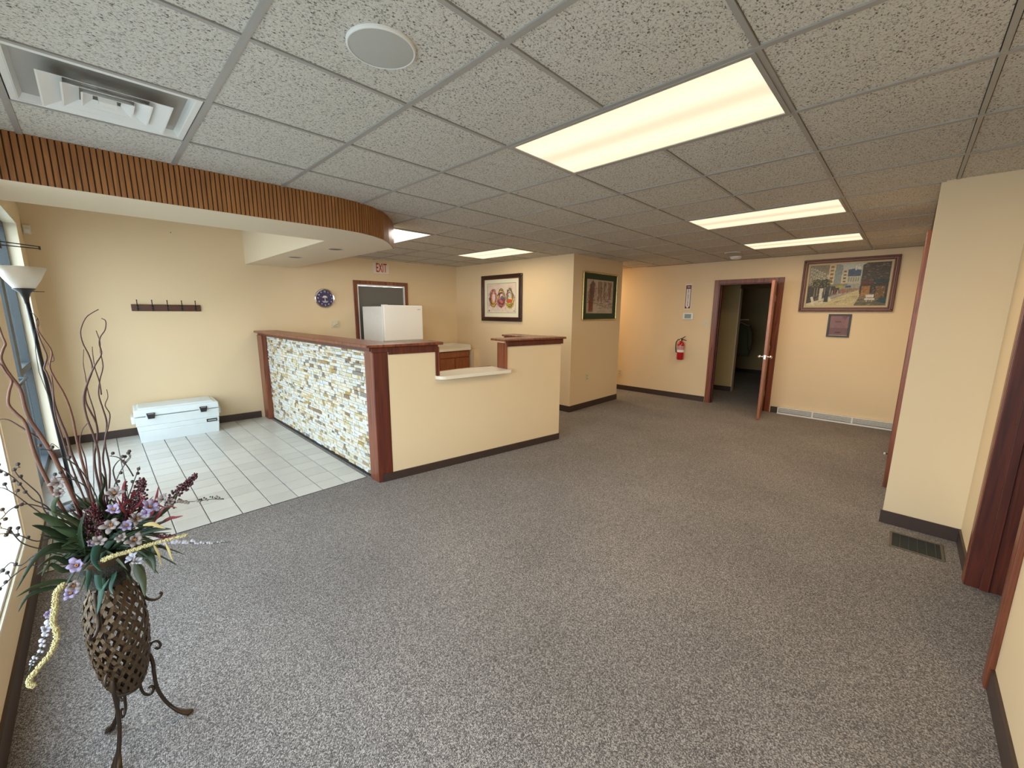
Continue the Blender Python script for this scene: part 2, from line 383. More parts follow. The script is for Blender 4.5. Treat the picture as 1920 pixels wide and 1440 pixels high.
for i in range(-10, 5):
    for j in range(-3, 13):
        if (i, j) in occupied: continue
        x0, x1 = GX + i * PX_, GX + (i + 1) * PX_; y0_, y1_ = GY + j * PY_, GY + (j + 1) * PY_
        if not inroom((x0 + x1) / 2, (y0_ + y1_) / 2): continue
        lim = XR if (y0_ + y1_) / 2 < 4.177 else XS
        xx1 = min(x1, lim); yy0 = max(y0_, YW); yy1 = min(y1_, G)
        if xx1 - x0 < .04 or yy1 - yy0 < .04: continue
        if xx1 == x1 and yy0 == y0_ and yy1 == y1_:
            link('ceiling_panel', pme, ((x0 + x1) / 2, (y0_ + y1_) / 2, H), ceiling)
        else: box('ceiling_panel', x0 + .012, xx1 - .004, yy0 + .01, yy1 - .01, H - .004, H + .012, CTILE, ceiling)
zt0, zt1 = H - .010, H - .001
for j in range(-2, 13):                                   # main runners along X
    y = GY + j * PY_
    if y > G: continue
    xa = -4.0 if y < 1.7 else -6.95
    xb = XR if y < 4.18 else XS
    if D - .01 < y < 6.81: xa = E_
    box('grid_runner', xa, xb, y - .012, y + .012, zt0, zt1, GRIDM, ceiling)
for i in range(-9, 4):                                    # cross tees along Y
    x = GX + i * PX_
    ya = YW if x > -4.0 else 2.0
    yb = G if x < XS else 4.177
    if x > XR: continue
    segs = [(ya, yb)] if x > E_ else [(ya, D), (6.81, G)]
    m = M()
    for a_, b_ in segs:
        js = [GY + j * PY_ for j in range(-2, 13)]; cuts = [a_] + [q for q in js if a_ < q < b_] + [b_]
        for p, q in zip(cuts, cuts[1:]):
            jj = round((p - GY) / PY_ - .01) if abs((p - GY) / PY_ - round((p - GY) / PY_)) < .02 else math.floor((p - GY) / PY_)
            if (i, jj) in occupied and (i - 1, jj) in occupied: continue
            m.box(x - .009, x + .009, p + .012, q - .012, zt0 + .001, zt1)
    if m.v: build(m, 'cross_tee', GRIDM, ceiling)
m = M(); m.box(XS - .022, XS, 4.31, G, zt0, zt1 + .002); m.box(XB, XS, 4.31, 4.5, zt0, H); m.box(E_, XS, G - .02, G, zt0, zt1); struct(build(m, 'trim_2', mat('wall_angle', (.20, .17, .14), .5)))

# ------------------------------------------------------------------ soffit over the entrance
cx_ = [(-3.45, YW), (-3.44, .5), (-3.425, 1.3), (-3.425, 1.5), (-3.45, 1.68), (-3.51, 1.83), (-3.60, 1.97), (-3.72, 2.09), (-3.87, 2.21), (-4.03, 2.325)]
XL = cw((1.64 - A0.y) / AT.y, 0).x
m = M(); m.prism(cx_ + [(cw(2.75, 0).x, 2.30), (XL - .01, 1.64), (-4.1, 1.64), (-4.1, YW)], HS, H + .02)
m.box(-7.2, -4.1, 1.64, 1.74, H + .02, 3.1); m.box(-4.1, -4.0, YW, 1.74, H + .02, 3.1)
soffit = struct(build(m, 'ceiling_soffit', SOFF))
struct(box('ceiling_entry_well', -7.35, -4.0, -.62, 1.74, 3.1, 3.15, WALL))
# oak strips of the fascia
fa = M(); out = [(x + .004 * 0, y) for x, y in cx_]
for (xa, ya), (xb, yb) in zip(cx_, cx_[1:]):
    d = Vector((xb - xa, yb - ya, 0)); n_ = Vector((d.y, -d.x, 0)).normalized()
    if n_.x < 0 and n_.y < 0: n_ = -n_
    fa.obox(Vector((xa, ya, HS - .003)) - n_ * .001, d, n_ * .007, (0, 0, H - HS + .001))
fascia = struct(build(fa, 'trim_3', OAKG))
fascia['label'] = 'reeded oak fascia curving round the soffit edge'
pitch = .0262; pts = [Vector((x, y, 0)) for x, y in cx_]; acc = 0; k = 0
seglen = [(b - a).length for a, b in zip(pts, pts[1:])]; tot = sum(seglen)
sm = M(); sm.box(-.0098, .0098, 0, .008, 0, H - HS + .002)
sme = sm.mesh('reed_strip', OAKF)
def along(s):
    for a, b, l in zip(pts, pts[1:], seglen):
        if s <= l: return a + (b - a) * (s / l), (b - a).normalized()
        s -= l
    return pts[-1], (pts[-1] - pts[-2]).normalized()
s_ = pitch / 2
while s_ < tot:
    p, d = along(s_)
    nn = Vector((d.y, -d.x, 0));
    o = link('reed_strip', sme, p + nn * .004 + Vector((0, 0, HS - .004)), fascia)
    o.rotation_euler = (0, 0, math.atan2(nn.y, nn.x) - math.pi / 2)
    s_ += pitch
for (x, y) in ((-5.6, 1.86), (-4.55, 1.93)):
    t = empty('recessed_downlight', (x, y, HS))
    tag(t, 'unlit recessed downlight in soffit, ' + ('the one farther from the curved oak edge' if x < -5 else 'the one nearer the curved oak edge'), 'light', 'downlights in the soffit')
    build(M().lathe([(.085, 0), (.082, -.004), (.072, -.005), (.068, -.001)], (x, y, HS), 28), 'trim_ring', mat('pale_ring', (.6, .55, .45), .4), t, True)
    build(M().lathe([(.069, -.0012), (.001, -.0012)], (x, y, HS), 28), 'dark_baffle', BLACKP, t)

# ------------------------------------------------------------------ ceiling lights, speakers, diffuser
names = ['large lit troffer ceiling light with warm prismatic panel, nearest the camera',
         'lit troffer ceiling light, middle one of the row toward the street painting',
         'lit troffer ceiling light closest to the street painting wall',
         'bright ceiling light partly hidden behind the curved oak soffit',
         'lit ceiling light behind the counter before the jugs picture',
         'unseen ceiling light added behind the pier to brighten the back wall']  # last fitting is out of view, added to brighten the back wall
for (i, j), nm in zip(LIGHTS, names):
    x0 = GX + i * PX_; x1 = x0 + 2 * PX_; y0_ = GY + j * PY_ + (.20 if j == 10 else 0); y1_ = y0_ + PY_
    t = empty('ceiling_light', ((x0 + x1) / 2, (y0_ + y1_) / 2, H - .02)); tag(t, nm, 'ceiling light', 'troffer ceiling lights')
    m = M(); z0, z1 = H - .013, H - .004; w = .028
    m.box(x0 + .01, x1 - .01, y0_ + .01, y0_ + w, z0, z1); m.box(x0 + .01, x1 - .01, y1_ - w, y1_ - .01, z0, z1)
    m.box(x0 + .01, x0 + w, y0_ + w, y1_ - w, z0, z1); m.box(x1 - w, x1 - .01, y0_ + w, y1_ - w, z0, z1)
    build(m, 'frame', GRIDM, t)
    col = (1.0, .84, .58) if i == 0 else (1.05, .95, .66); k = LAMP_E
    if (i, j) == (-6, 3): col = (1, .97, .93); k = LAMP_E * 1.6
    la = bpy.data.lights.new('lamp_tubes', 'AREA'); la.shape = 'RECTANGLE'; la.size = 1.12; la.size_y = .52; la.color = (1, .78, .50) if (i, j) != (-6, 3) else (1, .93, .82)
    la.energy = {(-6, 6): 10, (0, 6): 20, (-7, 10): 22}.get((i, j), LAMP_W); lo = bpy.data.objects.new('lamp_tubes', la); C.objects.link(lo); lo.parent = t; lo.location = (0, 0, .006)
    build(M().box(x0 + w, x1 - w, y0_ + w, y1_ - w, H - .008, H - .003), 'diffuser_panel', diffuser_mat('lit_diffuser', col, k, (y0_ + y1_) / 2, .13), t)
def speaker(x, y, r, lab):
    t = empty('ceiling_speaker', (x, y, H - .02)); tag(t, lab, 'speaker')
    build(M().lathe([(r + .004, 0), (r + .004, -.012), (r, -.016), (r - .004, -.014)], (x, y, H), 48), 'rim', WHITE, t, True)
    build(M().lathe([(r - .003, -.013), (r * .6, -.017), (.001, -.019)], (x, y, H), 48), 'grille', mat('speaker_grille', (.46, .46, .43), .6, bump=(900, .3, .001)), t, True)
speaker(-1.428, .812, .112, 'large round white ceiling speaker near the air diffuser')
speaker(-2.02, 6.80, .10, 'small distant round ceiling speaker near the far doorway')
t = empty('smoke_detector', (-2.11, 7.30, H - .05)); tag(t, 'round white smoke detector on the ceiling above the far doorway', 'smoke detector')
build(M().lathe([(.085, -.004), (.085, -.02), (.06, -.045), (.001, -.05)], (-2.11, 7.3, H), 24), 'housing', WHITE, t, True)
build(M().lathe([(.095, -.001), (.095, -.009), (.086, -.009)], (-2.11, 7.3, H), 24), 'base_ring', WHITE, t, True)
# air diffuser
x0, x1, y0_, y1_ = GX - 2 * PX_, GX - PX_, GY - PY_, GY
cx0, cy0 = (x0 + x1) / 2, (y0_ + y1_) / 2
t = empty('air_diffuser', (cx0, cy0, H - .02)); tag(t, 'square white louvred air supply diffuser in the ceiling above the flowers', 'air vent')
def ring(m, a, za, b, zb, th=.004):                        # sloping square ring from half-size a at za to b at zb
    for (o0, o1) in ((0, 0), (th, 1)):
        pass
    q = lambda s, z: [(cx0 - s, cy0 - s, z), (cx0 + s, cy0 - s, z), (cx0 + s, cy0 + s, z), (cx0 - s, cy0 + s, z)]
    vs = q(a, za) + q(b, zb) + q(a - th, za + .0005) + q(b - th, zb)
    fs = [];
    for k in range(4):
        l = (k + 1) % 4
        fs += [(k, l, l + 4, k + 4), (k + 8, k + 12, l + 12, l + 8), (k, k + 8, l + 8, l), (k + 4, l + 4, l + 12, k + 12)]
    m.add(vs, fs)
m = M()
for a, b in ((.292, .275),):
    m.box(cx0 - .293, cx0 + .293, cy0 - .293, cy0 - .272, H - .008, H + .004); m.box(cx0 - .293, cx0 + .293, cy0 + .272, cy0 + .293, H - .008, H + .004)
    m.box(cx0 - .293, cx0 - .272, cy0 - .272, cy0 + .272, H - .008, H + .004); m.box(cx0 + .272, cx0 + .293, cy0 - .272, cy0 + .272, H - .008, H + .004)
build(m, 'frame', WHITE, t)
m = M(); ring(m, .272, H - .006, .20, H + .13); build(m, 'throat', WHITE, t)
for a, b, zz in ((.200, .136, -.034), (.138, .090, -.032), (.082, .050, -.030)):
    m = M(); ring(m, a, H + zz, b, H + zz + .026, .006); build(m, 'louvre_ring', WHITE, t)
m = M(); m.box(cx0 - .028, cx0 + .028, cy0 - .028, cy0 + .028, H - .030, H + .01); build(m, 'centre_block', WHITE, t)
m = M(); m.lathe([(.15, .10), (.15, .30)], (cx0, cy0, H), 24); m.lathe([(.15, .30), (.001, .30)], (cx0, cy0, H), 24); build(m, 'duct', BLACKP, t)
m = M()
for k in range(5): m.obox((cx0 - .16, cy0 - .13 + k * .055, H + .10), (.32, .03, 0), (0, .035, .02), (0, 0, .002))
build(m, 'damper_blades', BLACK, t)
m = M(); m.box(cx0 - .21, cx0 + .21, cy0 - .21, cy0 - .14, H + .13, H + .135); m.box(cx0 - .21, cx0 + .21, cy0 + .14, cy0 + .21, H + .13, H + .135); m.box(cx0 - .21, cx0 - .14, cy0 - .14, cy0 + .14, H + .13, H + .135); m.box(cx0 + .14, cx0 + .21, cy0 - .14, cy0 + .14, H + .13, H + .135)
build(m, 'plenum_plate', WHITE, t)

# ------------------------------------------------------------------ baseboards and trims of the room
m = M(); m.obox(cw(.05, 0, 0), AT * 2.05, AN * .012, (0, 0, .10)); m.obox(cw(2.4, 0, 0), AT * 1.2, AN * .012, (0, 0, .10)); struct(build(m, 'baseboard_left', BASE))
m = M(); m.box(-7.1, WO0, YW, YW + .012, 0, .1); m.box(WO1, .455, YW, YW + .012, 0, .105); m.box(WO0 - .0, WO0 + .012, -.55, YW + .012, 0, .10)
struct(build(m, 'baseboard_window', BASE))
m = M(); m.box(-6.7, E_ + .012, D - .012, D, 0, .1); m.box(E_, E_ + .012, D, 6.806, 0, .1); struct(build(m, 'baseboard_picture', BASE))
m = M(); m.box(-7, -2.55, G - .012, G, 0, .1); m.box(-1.48, -1.375, G - .012, G, 0, .1); struct(build(m, 'baseboard_back', BASE))
m = M(); m.box(XB - .012, XR, 4.165, 4.177, 0, .10); m.box(XR - .012, XR, RD1 + .07, 4.177, 0, .1); m.box(XR - .012, XR, YW, RD0 - .06, 0, .105); struct(build(m, 'baseboard_right', BASE))
m = M(); m.box(XS - .012, XS, 4.31, SD0 - .08, 0, .1); m.box(XS - .012, XS, SD1 + .09, G, 0, .1); struct(build(m, 'baseboard_side', BASE))

# ------------------------------------------------------------------ windows on the window wall
win = struct(empty('window_1', ((WX0 + WX1) / 2, -.55, WZ0)), 'wide daylight window beside the flower stand', 'window')
WHITEF = mat('window_frame_paint', (.72, .72, .70), .4)
m = M(); f = .022
m.box(WX0, WX1, -.465, -.428, WZ0, WZ0 + f); m.box(WX0, WX1, -.465, -.428, WZ1 - f, WZ1)
for x in (WX0, WX0 + 1.84, WX1 - f): m.box(x, x + f, -.465, -.428, WZ0 + f, WZ1 - f)
build(m, 'window_frame', WHITEF, win)
for a, b in ((WX0 + f, WX0 + 1.84), (WX0 + 1.84 + f, WX1 - f)): build(M().box(a, b, -.449, -.445, WZ0 + f, WZ1 - f), 'pane', GLASS, win)
box('window_sill', WX0, WX1, -.425, YW + .004, WZ0 - .012, WZ0 + .004, REVEAL, win)
ent = struct(empty('window_2', ((WO0 + WO1) / 2, -.55, 0)), 'dark aluminium framed glass entrance beside the coat wall', 'entrance')
def post(a, b, z0, z1, n='stile', ya=-.60, yb=-.505): return box(n, a, b, ya, yb, z0, z1, ALUM, ent)
post(WO0, WO0 + .05, 0, WOT); post(-5.78, -5.70, 0, WOT); post(-5.69, -5.60, .02, 2.08, 'door_stile'); post(WO1 - .16, WO1 - .11, 0, WOT); post(-4.72, -4.63, .02, 2.08, 'door_stile', -.58, -.54)
post(WO0 + .05, WO1 - .11, WOT - .05, WOT, 'head_rail'); post(-5.6, -4.72, 2.0, 2.09, 'door_rail'); post(-5.6, -4.72, .02, .22, 'door_rail'); post(WO0 + .05, -5.78, 0, .08, 'bottom_rail'); post(-6.5, -5.78, 1.02, 1.08, 'mid_rail')
post(-5.70, WO1 - .16, 2.1, 2.16, 'transom_rail')
for a, b, z0, z1 in ((WO0 + .05, -5.78, .08, 1.02), (WO0 + .05, -5.78, 1.08, WOT - .05), (-5.6, -4.72, .22, 2.0), (-5.7, WO1 - .16, 2.16, WOT - .05)):
    build(M().box(a, b, -.556, -.552, z0, z1), 'pane', GLASS, ent)
m = M(); m.tube([(-5.52, -.54, 1.02), (-5.52, -.47, 1.02), (-4.80, -.47, 1.02), (-4.80, -.54, 1.02)], .012, 8); build(m, 'push_bar', ALUM, ent, True)
# painted lining of the opening
m = M(); m.box(WO0 - .002, WO0 + .004, -.505, YW + .001, .10, WOT); m.box(WO0, WO1, -.505, YW + .001, WOT - .004, WOT + .002); struct(build(m, 'trim_4', REVEAL))
portal('window_portal', (WX0 + WX1) / 2, (WZ0 + WZ1) / 2, WX1 - WX0, WZ1 - WZ0, -.63)
portal('entrance_portal', (WO0 + WO1) / 2, WOT / 2, WO1 - WO0, WOT, -.63)
struct(box('floor_outside', -14, 8, -14, -.62, -.16, -.1, CONC))

# ------------------------------------------------------------------ exit door in the coat wall
d1 = struct(empty('door_1', cw((ED0 + ED1) / 2, 0)), 'grey flush door with cherry casing under the EXIT sign', 'door')
m = M(); m.obox(cw(ED0 - .065, 0, 0), AT * .065, AN * .02, (0, 0, EDT + .065)); m.obox(cw(ED1, 0, 0), AT * .065, AN * .02, (0, 0, EDT + .065)); m.obox(cw(ED0, EDT, 0), AT * (ED1 - ED0), AN * .02, (0, 0, .065))
build(m, 'casing', CHERRY, d1, bevel=.004)
m = M(); m.obox(cw(ED0, 0, -.11), AT * .018, AN * .125, (0, 0, EDT)); m.obox(cw(ED1 - .018, 0, -.11), AT * .018, AN * .125, (0, 0, EDT)); m.obox(cw(ED0 + .018, EDT - .02, -.11), AT * (ED1 - ED0 - .036), AN * .125, (0, 0, .02))
build(m, 'jamb', WHITE, d1)
m = M(); m.obox(cw(ED0 + .02, .01, -.06), AT * (ED1 - ED0 - .04), AN * .04, (0, 0, EDT - .035)); build(m, 'slab', GRAYD, d1)
m = M(); c = cw(ED1 - .09, 1.0, -.0); m.ball(c, .028, 12, 8); build(m, 'door_knob', CHROME, d1, True)

# ------------------------------------------------------------------ hallway doorway with the open leaf
d2 = struct(empty('door_2', ((HX0 + HX1) / 2, G, 0)), 'open hallway door standing edge-on with chrome knobs', 'door')
cs = .08; m = M(); yc = G - .018
m.box(HX0 - cs, HX0, yc, G, 0, HT + cs * .85); m.box(HX1, HX1 + cs, yc, G, 0, HT + cs * .85); m.box(HX0, HX1, yc, G, HT, HT + cs * .85)
build(m, 'casing', CHERRY, d2, bevel=.004)
m = M(); m.box(HX0, HX0 + .02, G - .018, G + .12, 0, HT); m.box(HX1 - .02, HX1, G - .018, G + .12, 0, HT); m.box(HX0 + .02, HX1 - .02, G - .018, G + .12, HT - .02, HT)
m.box(HX0 + .02, HX0 + .032, G + .04, G + .075, 0, HT - .02)
build(m, 'jamb', CHERRYD, d2)
hp = Vector((HX1 - .015, G - .02, .012)); fe = Vector((-1.468, 6.99, .012)); dd = (fe - hp); nn = Vector((dd.y, -dd.x, 0)).normalized() * .036
m = M(); m.obox(hp, dd, nn, (0, 0, 2.095)); build(m, 'leaf', wood('door_leaf_wood', (.26, .075, .03), (.42, .15, .065), .35), d2, bevel=.002)
kc = fe - dd.normalized() * .065 + Vector((0, 0, .965)); un = nn.normalized()
m = M()
for s, off in ((-1, 0), (1, .036)):
    b0 = kc + un * off; m.tube([b0, b0 + un * s * .008], .03, 16); m.tube([b0 + un * s * .008, b0 + un * s * .035], .011, 10); m.ball(b0 + un * s * .052, .027, 12, 8)
build(m, 'door_knob', CHROME, d2, True)
m = M(); q = fe + Vector((0, 0, .935)) + dd.normalized() * .0005; m.obox(q + un * .006, un * .024, dd.normalized() * .001, (0, 0, .06)); build(m, 'latch_plate', CHROME, d2)
m = M()
for z in (.3, 1.05, 1.85): m.tube([hp + Vector((0, -.004, z - .045)), hp + Vector((0, -.004, z + .045))], .007, 8)
build(m, 'hinge', CHROME, d2)
# coat in the hall
cx1 = Vector((-2.74, 10.6, 0)); t = empty('hanging_coat', (-2.80, 10.6, .64)); tag(t, 'olive green coat hanging in the dim hall beyond the open door', 'coat')
prof = [(.64, .22, .07), (.75, .23, .08), (.95, .21, .09), (1.15, .19, .09), (1.28, .20, .08), (1.35, .17, .07), (1.38, .06, .05), (1.40, .05, .045)]
m = M(); n = 20; vs = []
for z, a, b in prof:
    for k in range(n):
        th = 2 * math.pi * k / n; rr = 1 + .10 * math.sin(5 * th + z * 3)
        vs.append((-2.82 + a * math.cos(th) * rr, 10.6 + b * math.sin(th) * rr, z))
m.add(vs, [(i * n + j, i * n + (j + 1) % n, (i + 1) * n + (j + 1) % n, (i + 1) * n + j) for i in range(len(prof) - 1) for j in range(n)] + [tuple(range(n))[::-1], tuple(range(7 * n, 8 * n))])
build(m, 'coat_body', mat('olive_cloth', (.075, .08, .04), .9), t, True)
for s in (-1, 1):
    m = M(); m.tube([(-2.82 + s * .17, 10.58, 1.33), (-2.82 + s * .235, 10.56, 1.15), (-2.82 + s * .25, 10.54, .95), (-2.82 + s * .255, 10.52, .80)], [.05, .055, .05, .042], 10); build(m, 'sleeve', mat('olive_cloth', (.075, .08, .04), .9), t, True)
m = M(); m.tube([(-3.0, 10.6, 1.34), (-2.82, 10.6, 1.42), (-2.64, 10.6, 1.34)], .008, 6); m.tube([(-2.82, 10.6, 1.42), (-2.82, 10.6, 1.47), (-2.80, 10.6, 1.50)], .003, 6); build(m, 'hanger', WPLAST, t)
t = empty('coat_rail', (-3.2, 10.6, 1.49)); tag(t, 'pale rail carrying the coat in the hall', 'rail')
m = M(); m.tube([(-3.8, 10.6, 1.485), (-2.66, 10.6, 1.485)], .012, 8); build(m, 'rod', WPLAST, t)

# ------------------------------------------------------------------ right doorway
d3 = struct(empty('door_3', (XR, (RD0 + RD1) / 2, 0)), 'cherry framed doorway in the right wall nearest the camera', 'doorway')
m = M(); m.box(XR - .022, XR, RD1, RD1 + .065, 0, RDT + .065); m.box(XR - .022, XR, RD0 - .06, RD0, 0, RDT + .065); m.box(XR - .022, XR, RD0, RD1, RDT, RDT + .065)
build(m, 'casing', CHERRY, d3, bevel=.005)
m = M(); m.box(XR - .018, XR + .14, RD1 - .02, RD1, 0, RDT); m.box(XR - .018, XR + .14, RD0, RD0 + .02, 0, RDT); m.box(XR - .018, XR + .14, RD0 + .02, RD1 - .02, RDT - .02, RDT)
build(m, 'jamb', CHERRYD, d3, bevel=.002)
m = M(); m.box(XR + .045, XR + .082, RD1 - .032, RD1 - .02, 0, RDT - .02); m.box(XR + .045, XR + .082, RD0 + .02, RD0 + .032, 0, RDT - .02); build(m, 'door_stop', CHERRYD, d3, bevel=.002)
m = M(); m.box(XR + .09, XR + .125, RD1 - .0225, RD1 - .02, .955, 1.025); build(m, 'strike_plate', CHROME, d3)
# side wall door (seen almost edge-on)
d4 = struct(empty('door_4', (XS, (SD0 + SD1) / 2, 0)), 'tall cherry door casing seen edge-on beside the street painting', 'door')
m = M(); m.box(.018, XS, SD1, SD1 + .09, 0, 2.33); m.box(.018, XS, SD0 - .08, SD0, 0, 2.33); m.box(.018, XS, SD0, SD1, 2.29, 2.33); build(m, 'casing', CHERRY, d4, bevel=.004)
m = M(); m.box(XS + .005, XS + .045, SD0, SD1, .01, 2.29); build(m, 'slab', CHERRY, d4)
t = empty('door_stop', (.0, 6.14, 0)); tag(t, 'tiny white tipped door stop at the foot of tall casing', 'door stop')
m = M(); m.tube([(.054, 6.13, .06), (.0, 6.12, .06)], .008, 8); build(m, 'rod', BRONZE, t); m = M(); m.tube([(.0, 6.12, .06), (-.015, 6.118, .06)], .012, 8); build(m, 'rubber_tip', WHITE, t)

# ------------------------------------------------------------------ reception counter
F0 = Vector((-3.443, 1.734, 0)); F1 = Vector((-3.081, 4.05, 0)); FT = (F1 - F0).normalized(); FN = Vector((FT.y, -FT.x, 0))  # FN points to the room
def fw(s, z, off=0): return F0 + FT * s + FN * off + Vector((0, 0, z))
ctr = empty('reception_counter', (-4.2, 3.0, 0)); tag(ctr, 'reception counter with stone mosaic side, cream front and cherry trim', 'counter')
TH = .155; CT = 1.325; LF = (F1 - F0).length
m = M(); o = fw(.10, 0, -TH)
m.obox(fw(.136, 0, -TH), FT * (.645 - .136), FN * TH, (0, 0, 1.262)); m.obox(fw(.645, 0, -TH), FT * .855, FN * TH, (0, 0, .95)); m.obox(fw(1.5, 0, -TH), FT * (LF - 1.5), FN * TH, (0, 0, 1.262))
build(m, 'front_panel', WALL, ctr)
m = M(); m.box(-3.92, -3.24, 3.90, 4.04, 0, 1.262); build(m, 'return_panel', WALL, ctr)
m = M(); m.box(-6.96, -3.60, 1.775, 1.90, 0, 1.262); build(m, 'side_panel', WALL, ctr)
m = M(); m.obox(fw(-.004, 0, -.155), FT * .139, FN * .160, (0, 0, 1.262))
build(m, 'corner_post', CHERRYD, ctr, bevel=.005)
m = M(); m.box(-3.605, -3.447, 1.728, 1.75, 0.0, 1.262); build(m, 'post_face', CHERRY, ctr, bevel=.003)
m = M(); m.box(-6.965, -6.755, 1.685, 1.775, 0, 1.262); build(m, 'far_post', CHERRY, ctr, bevel=.004)
# molding under the caps
m = M(); m.obox(fw(.14, 1.225, -.02), FT * .505, FN * .036, (0, 0, .07)); m.obox(fw(.617, .985, -.02), FT * .03, FN * .036, (0, 0, .24)); m.obox(fw(1.5, 1.238, -.02), FT * (LF - 1.5 + .02), FN * .04, (0, 0, .057))
m.obox(fw(-.02, 1.25, -.05), FT * .17, FN * .068, (0, 0, .045)); m.box(-6.98, -3.44, 1.70, 1.76, 1.262, 1.297)
m.box(-3.93, -3.09, 3.885, 4.055, 1.262, 1.297); m.box(-3.935, -3.92, 3.9, 4.04, 1.0, 1.262)
build(m, 'cap_molding', CHERRYD, ctr, bevel=.003)
m = M(); m.obox(fw(1.488, .985, -TH - .012), FT * .012, FN * (TH + .028), (0, 0, .29)); build(m, 'opening_liner', CHERRY, ctr, bevel=.002)
m = M(); m.obox(fw(.645, .985, -TH - .012), FT * .012, FN * (TH + .028), (0, 0, .29))
build(m, 'opening_liner', CHERRY, ctr, bevel=.002)
m = M(); m.obox(fw(1.446, 1.297, -.245), FT * (LF - 1.446 + .055), FN * .285, (0, 0, .026)); build(m, 'cap', CHERRY, ctr, bevel=.007)
m = M(); cA = fw(-.04, 0, .045); cB = fw(.69, 0, .045); cC = fw(.69, 0, -.25)
m.prism([(-7.0, 1.655), (cA.x, 1.655), (cA.x + .005, 1.70), tuple(cB.xy), tuple(cC.xy), (fw(.3, 0, -.25).x, 1.99), (-6.98, 1.96)], 1.297, 1.325); build(m, 'cap', CHERRY, ctr, bevel=.007)
m = M(); m.box(-3.95, -3.24, 3.86, 4.10, 1.297, 1.3225); build(m, 'cap', CHERRY, ctr, bevel=.007)
m = M(); m.obox(fw(.03, 0, 0), FT * (LF - .03), FN * .013, (0, 0, .078)); m.box(-3.6, -3.08, 4.05, 4.06, 0, .078); build(m, 'baseboard', BASE, ctr)
m = M(); m.box(-6.75, -3.60, 1.742, 1.776, 0, .016); build(m, 'bottom_strip', BLACKP, ctr)
# transaction shelf, rounded at its left end
pl = [fw(1.5, 0, -TH - .14), fw(1.5, 0, .095)]
for k in range(9):
    a = math.pi / 2 * k / 8; pl.append(fw(.70 - .085 * math.sin(a), 0, .095 - .085 * (1 - math.cos(a))))
pl += [fw(.615, 0, -.01), fw(.645, 0, -.012), fw(.645, 0, -TH - .04), fw(.80, 0, -TH - .10), fw(1.05, 0, -TH - .15), fw(1.3, 0, -TH - .16)]
m = M(); m.prism([tuple(p.xy) for p in pl], .95, .984); build(m, 'shelf', LAMIN, ctr, bevel=.003)
m = M(); m.tube([fw(s, .972, o) for s, o in ((.655, -TH - .05), (.80, -TH - .11), (1.05, -TH - .16), (1.3, -TH - .17), (1.49, -TH - .15))], .016, 8); build(m, 'shelf_edge', CHERRY, ctr, True)
# stone mosaic
sp = M(); sp.box(-6.755, -3.605, 1.768, 1.776, .016, 1.262); stone_panel = build(sp, 'stone_panel', mat('stone_mortar', (.30, .28, .24), .9), ctr)
SCOL = [(.70, .70, .66), (.66, .69, .70), (.68, .63, .51), (.62, .55, .37), (.54, .44, .24), (.42, .30, .17), (.26, .18, .11), (.26, .24, .21), (.62, .64, .60), (.72, .68, .58), (.40, .29, .11)]
SWT = [17, 13, 14, 9, 5, 4, 4, 5, 10, 13, 2]
SM = [mat('split_stone', c, .8, vary=(45, .22), bump=(90, .8, .006)) for c in SCOL]
stones = []; z = .02
while z < 1.245:
    hh = random.choice((.022, .030, .036, .042, .034)); hh = min(hh, 1.26 - z); x = -6.75
    while x < -3.61:
        w = random.choice((.03, .045, .06, .08, .10, .13)); w = min(w, -3.607 - x)
        if w > .008: stones.append((x + w / 2, z + hh / 2, w, hh, random.uniform(.010, .024), random.choices(range(len(SM)), SWT)[0]))
        x += w
    z += hh
stones.sort(key=lambda s: -(s[0]) + 0 * s[1])
def stone_geo(m, x, y, z, w, h, d, mi=0):
    a, b = w / 2 - .0006, h / 2 - .0006; j = lambda: random.uniform(-.0035, .0035)
    vs = [(x - a, y, z - b), (x + a, y, z - b), (x + a, y, z + b), (x - a, y, z + b),
          (x - a * .93, y - d + j(), z - b * .9), (x + a * .93, y - d + j(), z - b * .9), (x + a * .93, y - d + j(), z + b * .9), (x - a * .93, y - d + j(), z + b * .9), (x + a * .2, y - d - .002 + j(), z)]
    m.add(vs, [(0, 1, 5, 4), (1, 2, 6, 5), (2, 3, 7, 6), (3, 0, 4, 7), (4, 5, 8), (5, 6, 8), (6, 7, 8), (7, 4, 8)], mi)
cache = {}
for (x, z, w, h, d, ci) in stones[:300]:
    key = (round(w, 3), round(h, 3), ci)
    if key not in cache:
        mm = M(); stone_geo(mm, 0, 0, 0, w, h, .015); cache[key] = mm.mesh('stone', SM[ci])
    link('stone', cache[key], (x, 1.768 + .017 - d * .7 - .006, z), stone_panel)
mm = M()
for (x, z, w, h, d, ci) in stones[300:]: stone_geo(mm, x, 1.769, z, w, h, d * .8, ci)
so = build(mm, 'stones_beyond', SM, stone_panel); so['kind'] = 'stuff'

